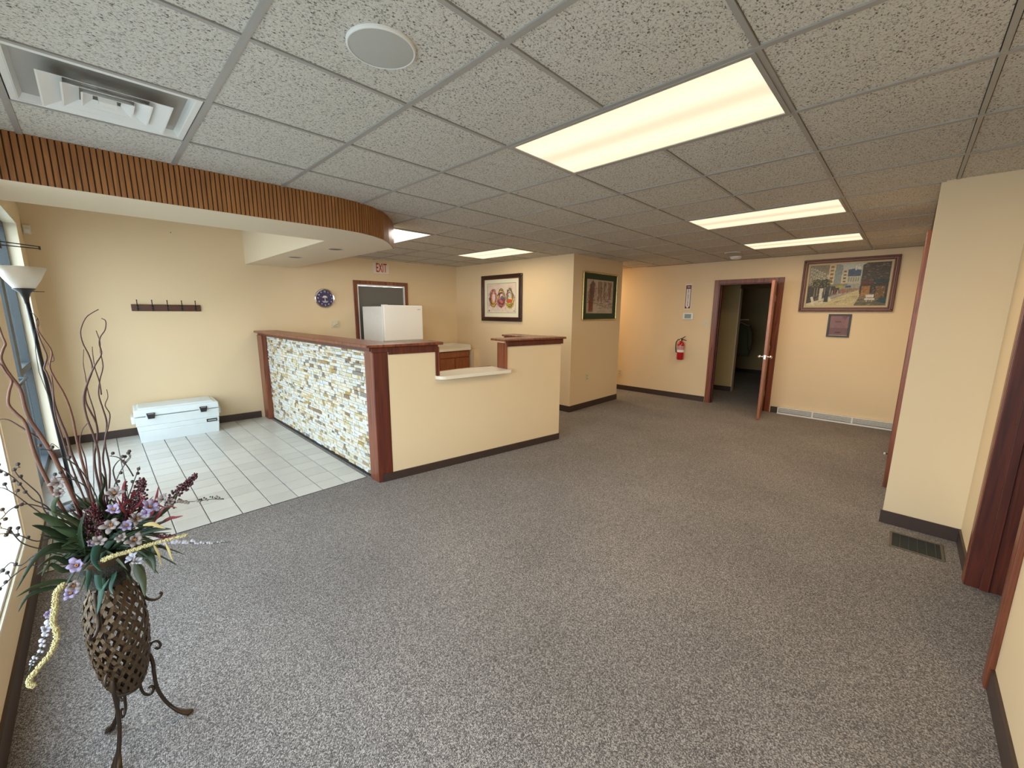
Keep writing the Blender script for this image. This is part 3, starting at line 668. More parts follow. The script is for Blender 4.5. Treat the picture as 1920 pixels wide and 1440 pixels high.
# ------------------------------------------------------------------ fridge and cabinet behind the counter
FX, FY0, FY1 = -6.0, 3.245, 3.965
t = empty('refrigerator', (-6.35, 3.6, 0)); tag(t, 'white top-freezer refrigerator standing behind the counter before the grey door', 'refrigerator')
box('body', -6.74, FX - .07, FY0 + .004, FY1 - .004, .02, 1.700, WPLAST, t, .006)
box('freezer_door', FX - .062, FX, FY0, FY1, 1.145, 1.722, WHITE, t, .012)
box('fridge_door', FX - .062, FX, FY0, FY1, .08, 1.118, WHITE, t, .012)
box('door_gasket', FX - .071, FX - .061, FY0 + .01, FY1 - .01, .08, 1.71, mat('gasket_grey', (.35, .36, .37), .6), t)
box('handle_recess', FX - .05, FX - .004, FY0 + .02, FY1 - .02, 1.117, 1.146, mat('recess_grey', (.45, .42, .38), .5), t)
box('kick_plate', -6.6, FX - .05, FY0 + .02, FY1 - .02, 0, .08, BLACKP, t)
box('hinge_cover', FX - .12, FX - .03, FY0 + .02, FY0 + .09, 1.70, 1.728, WHITE, t, .004)
box('badge', FX - .001, FX + .0015, FY1 - .10, FY1 - .04, 1.65, 1.662, mat('badge_grey', (.45, .45, .45), .3, .5), t)
t = empty('base_cabinet', (-6.5, 4.6, 0)); tag(t, 'cherry base cabinet with drawers behind the counter in the corner', 'cabinet')
box('carcass', -6.72, -6.22, 4.0, 5.17, .1, .88, CABW, t); box('toe_kick', -6.75, -6.28, 4.0, 5.17, 0, .1, BLACKP, t)
for a, b in ((4.02, 4.42), (4.45, 5.15)): box('drawer_front', -6.22, -6.20, a, b, .75, .865, CABW, t, .006)
for a, b in ((4.02, 4.42), (4.45, 4.79), (4.81, 5.15)):
    d = box('cabinet_door', -6.22, -6.20, a, b, .12, .73, CABW, t, .004)
    box('door_panel', -6.202, -6.194, a + .06, b - .06, .18, .67, CABW, d, .006)
t = empty('worktop', (-6.5, 4.6, .88)); tag(t, 'cream laminate worktop on the cherry cabinet behind the counter', 'worktop')
box('slab', -6.73, -6.17, 3.99, 5.175, .88, .922, LAMIN, t, .004); m = M(); m.box(-6.73, -6.17, 5.158, 5.175, .922, .985); m.box(-6.745, -6.73, 3.99, 5.175, .922, .985); build(m, 'backsplash', LAMIN, t)
m = M(); m.box(-6.86, -6.1, 5.20, 5.305, 0, .88); struct(build(m, 'trim_5', WALL))

# ------------------------------------------------------------------ things on the coat wall
# clock
t = empty('wall_clock', cw(3.153, 1.665)); tag(t, 'round blue wall clock with silver rim and white palm emblem', 'clock')
def wdisc(m, tc_, zc, r0, r1, o0, o1, n=48, mi=0):          # ring on the coat wall
    ps = []
    for r, o in ((r0, o0), (r1, o1)):
        for k in range(n): a = 2 * math.pi * k / n; ps.append(cw(tc_ + r * math.cos(a), zc + r * math.sin(a), o))
    m.add(ps, [(k, (k + 1) % n, n + (k + 1) % n, n + k) for k in range(n)], mi)
NAVY = mat('clock_navy', (.012, .016, .12), .25, coat=.7)
m = M(); wdisc(m, 3.153, 1.825, .155, .155, 0, .03); wdisc(m, 3.153, 1.825, .155, .148, .03, .038); wdisc(m, 3.153, 1.825, .148, .132, .038, .030); build(m, 'rim', CHROME, t, True)
m = M(); wdisc(m, 3.153, 1.825, .134, .0005, .030, .030); build(m, 'dial', NAVY, t)
for k in range(1, 13):
    a = math.pi / 2 - 2 * math.pi * k / 12
    text(str(k), 'numeral', .034, cw(3.153 + .108 * math.cos(a), 1.825 + .108 * math.sin(a), .032), AT, (0, 0, 1), WHITE, t)
m = M()                                                       # palm emblem
m.obox(cw(3.150, 1.775, .031), AT * .008, AN * .002, (0, 0, .065))
for a in (-20, 15, 50, 90, 130, 165, 200):
    a = math.radians(a); p0 = cw(3.154, 1.842, .0315); p1 = cw(3.154 + .026 * math.cos(a), 1.846 + .022 * math.sin(a), .0315); p2 = cw(3.154 + .042 * math.cos(a), 1.838 + .022 * math.sin(a), .0315)
    m.tube([p0, p1, p2], [.004, .007, .002], 5)
build(m, 'palm_emblem', WHITE, t)
m = M()
for z_, ww in ((1.772, .09), (1.757, .065)):
    x_ = -ww / 2
    while x_ < ww / 2: l = random.uniform(.004, .010); m.obox(cw(3.153 + x_, z_, .031), AT * l, AN * .001, (0, 0, .009)); x_ += l + .003
build(m, 'small_print', WHITE, t)
m = M()
for a, l, w in ((35, .062, .004), (160, .088, .003)):
    a = math.radians(a); m.tube([cw(3.153, 1.825, .034), cw(3.153 + l * math.cos(a), 1.825 + l * math.sin(a), .034)], w * .6, 5)
build(m, 'hands', CHROME, t)
# exit sign
t = empty('exit_sign', cw(4.147, 2.275)); tag(t, 'white EXIT sign with dark red letters above the grey door', 'sign')
m = M(); m.obox(cw(4.003, 2.277, 0), AT * .288, AN * .03, (0, 0, .188)); build(m, 'housing', mat('sign_cream', (.80, .70, .58), .5), t, bevel=.004)
text('EXIT', 'lettering', .215, cw(4.147, 2.372, .0315), AT, (0, 0, 1), SIGNR, t, squeeze=.46)
# wall keypad
t = empty('thermostat_box', cw(3.29, 1.335)); tag(t, 'small ivory control box on the wall below the blue clock', 'wall control')
m = M(); m.obox(cw(3.225, 1.335, 0), AT * .135, AN * .008, (0, 0, .135)); build(m, 'back_plate', IVORY, t, bevel=.003)
m = M(); m.obox(cw(3.25, 1.36, .008), AT * .085, AN * .022, (0, 0, .085)); build(m, 'cover', IVORY, t, bevel=.006)
m = M(); m.tube([cw(3.262, 1.372, .031), cw(3.33, 1.41, .032)], .004, 6); build(m, 'lever', mat('grey_plastic', (.3, .28, .24), .5), t)
# motion sensor
t = empty('motion_sensor', cw(.07, 2.43)); tag(t, 'small white motion sensor high in the corner by the entrance', 'sensor')
m = M(); m.obox(cw(.035, 2.435, 0), AT * .065, AN * .04, (0, 0, .10)); build(m, 'housing', mat('sensor_white', (.72, .66, .54), .5), t, bevel=.01)
m = M(); m.obox(cw(.045, 2.445, .04), AT * .045, AN * .006, (0, 0, .045)); build(m, 'lens', WHITE, t, bevel=.004)
t = tag(build(M().ball(cw(1.30, 2.614, .004), .006), 'nail', BLACK), 'tiny nail left high on the wall above the coat rack', 'nail')
# coat rack
t = empty('coat_rack', cw(1.165, 1.6)); tag(t, 'dark wooden coat rack with five black hooks on the wall', 'coat rack')
m = M(); m.obox(cw(.812, 1.604, 0), AT * .702, AN * .018, (0, 0, .085)); build(m, 'board', wood('rack_wood', (.045, .010, .005), (.10, .024, .010), .35, (3, 3, 40)), t, bevel=.004)
for tt in (.872, 1.015, 1.165, 1.312, 1.456):
    hk = M(); hk.obox(cw(tt - .010, 1.612, .018), AT * .020, AN * .004, (0, 0, .068)); hook = build(hk, 'hook_plate', BLACK, t, bevel=.002)
    hk = M(); hk.tube([cw(tt, 1.665, .022), cw(tt, 1.672, .045), cw(tt, 1.70, .062), cw(tt, 1.73, .064), cw(tt, 1.745, .07)], [.006, .0055, .005, .005, .007], 7); build(hk, 'upper_hook', BLACK, hook, True)
    hk = M(); hk.tube([cw(tt, 1.640, .022), cw(tt, 1.618, .036), cw(tt, 1.607, .052), cw(tt, 1.622, .064), cw(tt, 1.634, .066)], [.006, .0055, .005, .005, .0065], 7); build(hk, 'lower_hook', BLACK, hook, True)

# ------------------------------------------------------------------ cooler
t = empty('cooler', (-6.79, .64, 0)); tag(t, 'long white ice chest with two black latches on the tiled floor', 'cooler')
P0 = Vector((-6.565, .225, 0)); P1 = Vector((-6.54, 1.035, 0)); ct = (P1 - P0).normalized(); cn = Vector((ct.y, -ct.x, 0)); CLN = (P1 - P0).length
def cp(s, z, off): return P0 + ct * s + cn * off + Vector((0, 0, z))
CW = mat('cooler_white', (.74, .81, .84), .38, vary=(6, .06), bump=(60, .1, .002))
def frustum(m, sec, mi=0):                                   # sec: list of (z, s0, s1, front, back)
    vs = []
    for z, s0, s1, f_, b_ in sec: vs += [cp(s0, z, f_), cp(s1, z, f_), cp(s1, z, b_), cp(s0, z, b_)]
    k = len(sec); fs = [(3, 2, 1, 0), (4 * k - 4, 4 * k - 3, 4 * k - 2, 4 * k - 1)]
    for i in range(k - 1):
        for j in range(4): l = (j + 1) % 4; fs.append((4 * i + j, 4 * i + l, 4 * i + 4 + l, 4 * i + 4 + j))
    m.add(vs, fs, mi)
m = M(); e = .006
frustum(m, [(.0, .012, CLN - .012, -.012, -.43), (.135, .0, CLN, -.004, -.44), (.138, .004, CLN - .004, -.009, -.436), (.144, .004, CLN - .004, -.009, -.436), (.147, -.001, CLN, -.002, -.44),
            (.200, -.006, CLN + .004, 0, -.444), (.203, -.002, CLN, -.005, -.44), (.210, -.002, CLN, -.005, -.44), (.214, -.010, CLN + .006, .004, -.448), (.325, -.016, CLN + .012, .008, -.452)])
build(m, 'body', CW, t, bevel=.010)
m = M(); frustum(m, [(.332, -.018, CLN + .014, .012, -.454), (.352, -.020, CLN + .016, .014, -.456), (.405, -.016, CLN + .012, .008, -.45), (.418, -.004, CLN, -.010, -.44), (.414, .02, CLN - .03, -.035, -.42), (.432, .03, CLN - .04, -.045, -.41)])
build(m, 'lid', CW, t, bevel=.010)
for s in (.135, .655):
    m = M(); a = cp(s - .042, .345, .010); m.add([cp(s - .042, .372, .018), cp(s + .042, .372, .018), cp(s + .030, .300, .020), cp(s - .030, .300, .020),
        cp(s - .042, .372, .034), cp(s + .042, .372, .034), cp(s + .030, .300, .032), cp(s - .030, .300, .032)], [(4, 7, 6, 5), (0, 1, 2, 3), (0, 4, 5, 1), (1, 5, 6, 2), (2, 6, 7, 3), (3, 7, 4, 0)])
    lt = build(m, 'latch', BLACKP, t, bevel=.004); m = M(); m.obox(cp(s - .028, .358, .034), ct * .056, cn * .001, (0, 0, .008)); build(m, 'latch_grip', mat('grey_plastic', (.3, .3, .3), .5), lt)
    m = M(); m.obox(cp(s - .048, .292, .006), ct * .016, cn * .008, (0, 0, .045)); build(m, 'latch_mount', CW, t)
m = M(); m.obox(cp(.675, .152, .0015), ct * .115, cn * .003, (0, 0, .040)); lb = build(m, 'badge', BLACKP, t)
m = M(); x_ = .69
while x_ < .775: l = .008; m.obox(cp(x_, .165, .0045), ct * l, cn * .0008, (0, 0, .012)); x_ += .0115
build(m, 'badge_print', WHITE, lb)
m = M(); m.obox(cp(.36, .338, .010), ct * .14, cn * .008, (0, 0, .012)); build(m, 'lid_notch', CW, t, bevel=.003)
m = M(); x_ = .30
while x_ < .52: m.obox(cp(x_, .431, -.20), ct * .018, cn * .05, (0, 0, .003)); x_ += .028
build(m, 'embossing', CW, t)
for s0, s1 in ((-.048, -.014), (CLN + .01, CLN + .044)):
    m = M(); m.obox(cp(s0, .225, -.32), ct * (s1 - s0), cn * .20, (0, 0, .09)); build(m, 'side_handle', CW, t, bevel=.010)

# ------------------------------------------------------------------ floor lamp
LX, LY = -4.80, -.285
def lc(z): return (LX - .04 * z / 1.75, LY - .048 * z / 1.75, 0)      # the pole leans a little
t = empty('floor_lamp', (LX, LY, 0)); tag(t, 'black torchiere floor lamp with white bowl shade by the entrance', 'floor lamp')
build(M().lathe([(.125, 0), (.125, .012), (.11, .022), (.03, .032), (.014, .045)], (LX, LY, 0), 32, closed=True), 'base', BLACK, t, True)
m = M(); m.tube([(lc(z)[0], lc(z)[1], z) for z in (.04, 1.67)], .0125, 12); build(m, 'pole', BLACK, t, True)
TX_, TY_, _ = lc(1.75)
build(M().lathe([(.013, 1.66), (.017, 1.70), (.030, 1.74), (.055, 1.765), (.062, 1.772), (.001, 1.774)], (TX_, TY_, 0), 24), 'neck', BLACK, t, True)
build(M().lathe([(.055, 1.772), (.095, 1.84), (.135, 1.93), (.131, 1.93), (.092, 1.845), (.052, 1.778)], (TX_, TY_, 0), 40), 'lamp_shade', mat('frosted_shade', (.80, .78, .72), .4), t, True)
m = M(); m.tube([(TX_, TY_ + .02, 1.752), (TX_ + .005, TY_ + .10, 1.752)], .0028, 6); build(m, 'switch', BRONZE, t)
cd_ = [(.006, 1.60), (.022, 1.575), (.034, 1.545), (.034, 1.51), (.024, 1.48), (.006, 1.46), (-.016, 1.30), (-.024, 1.14), (-.012, 1.0), (.004, .88), (.004, .30)]
m = M(); m.tube([(lc(z)[0] + .014, lc(z)[1] + o, z) for o, z in cd_], .0022, 6); build(m, 'cord', BLACKP, t, True)
# curtain bracket by the entrance
t = empty('curtain_bracket', (-5.2, -.32, 2.11)); tag(t, 'dark double bar bracket sticking out beside the entrance glass', 'bracket')
m = M(); m.tube([(-5.2, -.43, 2.142), (-5.2, -.232, 2.124)], .0045, 6); m.tube([(-5.2, -.43, 2.115), (-5.2, -.232, 2.108)], .0045, 6); build(m, 'bars', BLACK, t)
m = M(); m.box(-5.21, -5.19, -.238, -.226, 2.10, 2.128); build(m, 'end_cap', BLACK, t); m = M(); m.box(-5.23, -5.17, -.50, -.43, 2.09, 2.16); build(m, 'mount', BLACK, t)

# ------------------------------------------------------------------ pictures
def frame_y(m, x0, x1, z0, z1, w, y0, y1):                  # rectangular frame on a wall facing -Y
    m.box(x0, x1, y1, y0, z0, z0 + w); m.box(x0, x1, y1, y0, z1 - w, z1); m.box(x0, x0 + w, y1, y0, z0 + w, z1 - w); m.box(x1 - w, x1, y1, y0, z0 + w, z1 - w)
def frame_x(m, y0, y1, z0, z1, w, x0, x1):
    m.box(x0, x1, y0, y1, z0, z0 + w); m.box(x0, x1, y0, y1, z1 - w, z1); m.box(x0, x1, y0, y0 + w, z0 + w, z1 - w); m.box(x0, x1, y1 - w, y1, z0 + w, z1 - w)
class Art:
    def __init__(s, w, h, bg): s.a = np.ones((h, w, 3)) * np.array(bg); s.w, s.h = w, h; s.Y, s.X = np.mgrid[0:h, 0:w]; s.Y = s.Y / (h - 1); s.X = s.X / (w - 1)
    def mask(s, mk, c, k=1.0): s.a[mk] = s.a[mk] * (1 - k) + np.array(c) * k
    def poly(s, pts, c, k=1.0):
        mk = np.zeros(s.X.shape, bool); n = len(pts)
        for i in range(n):
            (xa, ya), (xb, yb) = pts[i], pts[(i + 1) % n]
            if ya == yb: continue
            cond = ((s.Y >= min(ya, yb)) & (s.Y < max(ya, yb))) & (s.X < (xb - xa) * (s.Y - ya) / (yb - ya) + xa); mk ^= cond
        s.mask(mk, c, k)
    def rect(s, x0, y0, x1, y1, c, k=1.0): s.mask((s.X >= x0) & (s.X <= x1) & (s.Y >= y0) & (s.Y <= y1), c, k)
    def ell(s, cx, cy, rx, ry, c, k=1.0, inner=0):
        q = ((s.X - cx) / rx) ** 2 + ((s.Y - cy) / ry) ** 2; s.mask((q <= 1) & (q >= inner), c, k)
    def line(s, pts, w, c, k=1.0):
        asp = s.w / s.h
        for (xa, ya), (xb, yb) in zip(pts, pts[1:]):
            dx, dy = (xb - xa) * asp, yb - ya; L = dx * dx + dy * dy + 1e-9
            t = np.clip(((s.X - xa) * asp * dx + (s.Y - ya) * dy) / L, 0, 1)
            d = np.hypot((s.X - xa) * asp - t * dx, s.Y - ya - t * dy); s.mask(d < w, c, k)
    def noise(s, amp): s.a = np.clip(s.a + rng.normal(0, amp, s.a.shape[:2])[..., None] + rng.normal(0, amp * .4, s.a.shape), 0, 255)
# street painting
PX0, PX1, PZ0, PZ1 = -1.262, -.178, 1.660, 2.428
t = empty('street_painting', ((PX0 + PX1) / 2, G, PZ0)); tag(t, 'large brown framed oil painting of a cafe street on the back wall', 'painting')
m = M(); frame_y(m, PX0, PX1, PZ0, PZ1, .028, G - .001, G - .04); build(m, 'outer_frame', CHERRYD, t, bevel=.006)
m = M(); frame_y(m, PX0 + .028, PX1 - .028, PZ0 + .028, PZ1 - .028, .012, G - .001, G - .028); build(m, 'frame_bead', mat('worn_gold', (.30, .17, .10), .4, .3), t, bevel=.003)
m = M(); frame_y(m, PX0 + .040, PX1 - .040, PZ0 + .040, PZ1 - .040, .020, G - .001, G - .034); build(m, 'inner_frame', CHERRYD, t, bevel=.004)
m = M(); frame_y(m, PX0 + .060, PX1 - .060, PZ0 + .060, PZ1 - .060, .024, G - .001, G - .020); build(m, 'linen_liner', mat('linen', (.55, .44, .29), .8), t)
A = Art(170, 110, (150, 148, 135))
A.poly([(.40, 0), (.72, 0), (.72, .30), (.52, .34)], (176, 182, 178))                        # sky
A.poly([(0, 0), (.30, 0), (.52, .22), (.52, .52), (0, .55)], (126, 118, 96))
for r_ in range(5):                                                                          # white windows along the left facade
    for c_ in range(9):
        x_ = .015 + c_ * .036; y_ = .05 + r_ * .085 + c_ * .030
        if y_ < .45: A.rect(x_, y_, x_ + .022, y_ + .055, (205, 200, 182)); A.rect(x_ + .006, y_ + .012, x_ + .016, y_ + .050, (88, 84, 78))
A.poly([(.26, 0), (.34, 0), (.33, .48), (.25, .45)], (196, 176, 140))
for k in range(5): A.rect(.275, .03 + k * .09, .315, .075 + k * .09, (120, 84, 58))
A.poly([(.34, 0), (.43, .03), (.43, .46), (.33, .46)], (128, 138, 136)); A.poly([(.43, .12), (.50, .14), (.50, .46), (.42, .46)], (190, 180, 150))
for k in range(4): A.rect(.445, .16 + k * .08, .48, .20 + k * .08, (96, 92, 88))
A.poly([(.50, .14), (.56, .12), (.66, .16), (.66, .30), (.50, .30)], (62, 80, 106)); A.rect(.50, .30, .66, .47, (172, 170, 150))
for k in range(5): A.rect(.51 + k * .03, .33, .522 + k * .03, .43, (110, 116, 116))
A.rect(.58, .05, .60, .16, (210, 210, 200)); A.rect(.61, .08, .655, .14, (206, 206, 196))
A.poly([(.67, .05), (.72, 0), (1, 0), (1, .50), (.67, .45)], (66, 54, 44))
for k in range(60): x_, y_ = random.uniform(.68, .98), random.uniform(.02, .40); A.rect(x_, y_, x_ + .03, y_ + .018, random.choice([(96, 80, 62), (44, 36, 32), (120, 106, 84)]), .8)
A.rect(.67, .44, .83, .50, (96, 40, 36)); A.rect(.82, .38, 1, .46, (28, 50, 50)); A.poly([(.67, .50), (1, .46), (1, .98), (.72, .80), (.66, .76)], (48, 40, 32))
A.rect(.69, .54, .79, .78, (150, 104, 48)); A.rect(.86, .55, .97, .85, (106, 76, 36)); A.poly([(.82, .86), (1, .80), (1, .98), (.90, .98)], (16, 60, 58))
for k in range(50): x_, y_ = random.uniform(.69, .97), random.uniform(.52, .8); A.rect(x_, y_, x_ + .01, y_ + .025, random.choice([(40, 30, 20), (170, 140, 90), (90, 60, 30)]), .8)
A.poly([(0, .50), (.30, .52), (.42, .52), (.42, .70), (.24, .80), (0, .95)], (56, 50, 40)); A.rect(.06, .36, .28, .52, (36, 42, 28))
for k in range(70): x_, y_ = random.uniform(.04, .30), random.uniform(.34, .52); A.ell(x_, y_, .012, .015, random.choice([(60, 70, 30), (96, 98, 40), (24, 28, 22), (130, 110, 60)]))
for k in range(12): x_ = .02 + k * .035; A.rect(x_, .55, x_ + .006, .80 - k * .012, random.choice([(170, 160, 130), (30, 26, 22)]))
A.poly([(.36, .52), (.44, .50), (.49, .57), (.37, .56)], (150, 146, 62)); A.rect(.49, .52, .56, .56, (44, 70, 110)); A.poly([(.44, .58), (.66, .58), (.66, .64), (.36, .72)], (140, 110, 84))
A.poly([(.10, 1), (.66, .62), (.68, .76), (.62, 1)], (186, 172, 128)); A.poly([(.62, 1), (.68, .78), (1, .96), (1, 1)], (92, 82, 62)); A.poly([(0, .94), (.30, .78), (.34, .86), (.10, 1), (0, 1)], (196, 190, 160))
for k in range(120):
    x_, y_ = random.uniform(.1, .9), random.uniform(.72, .99); A.line([(x_, y_), (x_ + .05, y_ - .02)], .004, random.choice([(210, 196, 150), (140, 128, 100), (110, 100, 80), (160, 140, 96)]), .6)
for k in range(16): x_ = random.uniform(.28, .62); A.rect(x_, .62, x_ + .008, .70, random.choice([(160, 60, 50), (50, 60, 90), (200, 190, 170), (60, 40, 34)]))
A.poly([(.24, .62), (.28, .62), (.29, .90), (.23, .90)], (30, 34, 30)); A.poly([(.16, .56), (.21, .56), (.20, .86), (.16, .88)], (196, 190, 172)); A.poly([(.05, .78), (.08, .76), (.11, .92), (.08, .96)], (210, 204, 184))
A.rect(.755, .74, .85, .80, (206, 200, 186)); A.rect(.745, .82, .86, .87, (200, 194, 180)); A.rect(.765, .80, .775, .9, (206, 200, 186)); A.rect(.83, .80, .84, .9, (206, 200, 186))
A.noise(13)
raster('canvas', A.a, (PX0 + .084, G - .012, PZ0 + .084), (PX1 - PX0 - .168, 0, 0), (0, 0, PZ1 - PZ0 - .168), PRINT, t)
# small certificate
t = empty('framed_certificate', (-.74, G, 1.285)); tag(t, 'small dark framed mauve certificate below the street painting', 'framed print')
m = M(); frame_y(m, -.875, -.606, 1.285, 1.624, .024, G - .001, G - .022); build(m, 'frame', BLACKP, t, bevel=.003)
A = Art(50, 62, (128, 92, 92)); A.mask((A.Y > .0), (134, 98, 100)); A.rect(0, .62, 1, 1, (112, 78, 82))
for k in range(14):
    y_ = .10 + k * .05; A.rect(.12 + random.uniform(0, .15), y_, .88 - random.uniform(0, .2), y_ + .016, (104, 70, 78), .55)
A.rect(.30, .28, .60, .33, (86, 52, 62)); A.ell(.5, .84, .17, .03, (60, 38, 50)); A.poly([(.6, .05), (.95, .02), (.8, .2)], (110, 72, 88)); A.rect(0, .97, 1, 1, (210, 190, 160)); A.noise(5)
raster('print', A.a, (-.853, G - .010, 1.307), (.225, 0, 0), (0, 0, .295), PRINT, t)
# abstract jugs picture on the picture wall
JX0, JX1, JZ0, JZ1 = -5.955, -4.902, 1.455, 2.292
t = empty('abstract_picture', (-5.43, D, JZ0)); tag(t, 'dark framed abstract picture of colourful jugs with white mat', 'picture')
m = M(); frame_y(m, JX0, JX1, JZ0, JZ1, .055, D - .001, D - .04); build(m, 'outer_frame', mat('espresso_wood', (.030, .010, .008), .3, coat=.4), t, bevel=.008)
m = M(); frame_y(m, JX0 + .055, JX1 - .055, JZ0 + .055, JZ1 - .055, .022, D - .001, D - .03); build(m, 'inner_frame', CHERRYD, t, bevel=.004)
m = M(); frame_y(m, JX0 + .077, JX1 - .077, JZ0 + .077, JZ1 - .077, .078, D - .001, D - .014); build(m, 'mat_board', mat('cream_mat', (.74, .73, .58), .8), t)
m = M(); frame_y(m, JX0 + .150, JX1 - .150, JZ0 + .150, JZ1 - .150, .005, D - .001, D - .0145); build(m, 'mat_line', mat('mat_line_green', (.10, .12, .08), .7), t)
A = Art(110, 86, (222, 205, 190))
for k in range(60): A.ell(random.random(), random.random(), .08, .06, random.choice([(226, 200, 186), (214, 206, 196), (232, 214, 190), (206, 188, 182)]), .5)
for cx__, col in ((.22, (205, 120, 120)), (.50, (222, 190, 100)), (.80, (208, 186, 90))):
    A.ell(cx__, .52, .13, .30, col, .75); A.rect(cx__ - .08, .20, cx__ + .08, .30, col, .6)
    A.ell(cx__ + .01, .45, .055, .16, random.choice([(236, 208, 200), (230, 214, 150)]), .9)
A.ell(.50, .66, .15, .16, (196, 84, 92), .75); A.ell(.20, .70, .08, .10, (214, 190, 40), .8); A.ell(.80, .74, .13, .12, (196, 188, 60), .8); A.ell(.78, .60, .09, .07, (196, 60, 56), .8)
A.rect(.74, .26, .84, .50, (190, 196, 210), .9); A.rect(.70, .22, .74, .55, (60, 60, 70), .8); A.ell(.53, .50, .07, .08, (70, 76, 120), .7)
for k in range(110):
    cx__ = random.choice((.22, .5, .8)); r1, r0 = random.uniform(.06, .17), random.uniform(.15, .34); a0 = random.uniform(0, 6.28)
    A.line([(cx__ + r1 * math.cos(a0 + q * .35), .5 + r0 * math.sin(a0 + q * .35)) for q in range(random.randint(2, 6))], random.uniform(.006, .012), random.choice([(60, 40, 46), (96, 60, 60), (170, 60, 50), (60, 60, 84), (150, 110, 40), (40, 34, 40)]), .8)
for k in range(40): x_, y_ = random.uniform(.05, .95), random.uniform(.7, .95); A.line([(x_, y_), (x_ + random.uniform(-.04, .04), y_ - .06)], .004, (90, 90, 120), .6)
A.ell(.06, .93, .02, .03, (70, 50, 50)); A.ell(.95, .94, .015, .02, (70, 50, 50)); A.noise(6)
raster('print', A.a, (JX0 + .155, D - .013, JZ0 + .155), (JX1 - JX0 - .31, 0, 0), (0, 0, JZ1 - JZ0 - .31), PRINTG, t)
# green matted sketch on the pier
KY0, KY1, KZ0, KZ1 = 5.548, 6.604, 1.495, 2.280
t = empty('sketch_picture', (E_, 6.08, KZ0)); tag(t, 'gold framed brown ink sketch with green mat on the pier', 'picture')
m = M(); frame_x(m, KY0, KY1, KZ0, KZ1, .022, E_ + .001, E_ + .032); build(m, 'frame', mat('polished_gold', (.62, .50, .24), .25, .85), t, bevel=.006)
m = M(); frame_x(m, KY0 + .022, KY1 - .022, KZ0 + .022, KZ1 - .022, .095, E_ + .001, E_ + .014); build(m, 'mat_board', mat('green_mat', (.035, .055, .025), .8), t)
A = Art(110, 80, (176, 160, 146))
for k in range(80): A.ell(random.random(), random.random(), .10, .05, random.choice([(186, 170, 158), (164, 148, 132), (190, 172, 150)]), .4)
A.poly([(.12, .15), (.22, .02), (.30, .12), (.26, .5), (.22, .9), (.10, .92), (.10, .5)], (84, 48, 36), .85); A.rect(.08, .62, .24, .96, (120, 52, 34), .75)
for cx__, w_ in ((.48, .09), (.66, .05), (.86, .07)):
    A.poly([(cx__ - w_, .05), (cx__ + w_, .04), (cx__ + w_ * .8, .5), (cx__ - w_ * .6, .6)], (110, 86, 66), .6)
for k in range(170):
    x_, y_ = random.uniform(.05, .95), random.uniform(.03, .6); A.line([(x_, y_), (x_ + random.uniform(-.03, .03), y_ + random.uniform(.04, .16))], random.uniform(.005, .012), random.choice([(70, 48, 40), (96, 60, 44), (50, 40, 38), (120, 90, 66), (140, 70, 44)]), .7)
for k in range(50):
    x_, y_ = random.uniform(.35, .95), random.uniform(.55, .85); A.line([(x_, y_), (x_ + random.uniform(.04, .2), y_ + random.uniform(-.02, .03))], random.uniform(.003, .007), random.choice([(60, 50, 50), (90, 66, 50)]), .7)
A.line([(.0, .68), (.25, .70), (.45, .72)], .006, (50, 36, 34)); A.noise(7)
raster('print', A.a, (E_ + .012, KY0 + .117, KZ0 + .117), (0, KY1 - KY0 - .234, 0), (0, 0, KZ1 - KZ0 - .234), PRINTG, t)

# ------------------------------------------------------------------ back wall fittings
t = empty('extinguisher_sign', (-2.99, G, 1.70)); tag(t, 'tall narrow red and white fire extinguisher sign above the thermostat', 'sign')
x0, x1, z0, z1 = -3.048, -2.932, 1.698, 2.152
m = M(); m.box(x0, x1, G - .004, G - .001, z0, z1); build(m, 'plate', PAPER, t)
SD_ = mat('sign_maroon', (.14, .015, .03), .5)
m = M(); y_ = G - .0048
m.box(x0 + .010, x0 + .022, y_, G - .004, z0 + .012, z1 - .02); m.box(x1 - .022, x1 - .010, y_, G - .004, z0 + .012, z1 - .02); m.box(x0 + .022, x1 - .022, y_, G - .004, z1 - .085, z1 - .02)
m.add([(x0 + .022, y_, z0 + .012), (-2.992, y_, z0 + .012), (x0 + .022, y_, z0 + .06)], [(0, 1, 2)]); m.add([(x1 - .022, y_, z0 + .012), (x1 - .022, y_, z0 + .06), (-2.988, y_, z0 + .012)], [(0, 1, 2)])
build(m, 'border', SD_, t)
text('FIRE', 'heading', .032, (-2.99, G - .0055, z1 - .052), (1, 0, 0), (0, 0, 1), PAPER, t)
m = M(); root = t
for k, ch in enumerate('EXTINGUISHER'): text(ch, 'letter', .031, (-2.99, G - .005, z1 - .105 - k * .0255), (1, 0, 0), (0, 0, 1), SD_, t, squeeze=1.1)
t = empty('thermostat', (-2.96, G, 1.50)); tag(t, 'white digital thermostat with grey screen below the extinguisher sign', 'thermostat')
box('housing', -3.055, -2.865, G - .025, G - .001, 1.505, 1.632, WHITE, t, .010); box('screen', -3.02, -2.90, G - .0265, G - .025, 1.53, 1.607, mat('lcd_grey', (.22, .30, .30), .25), t)
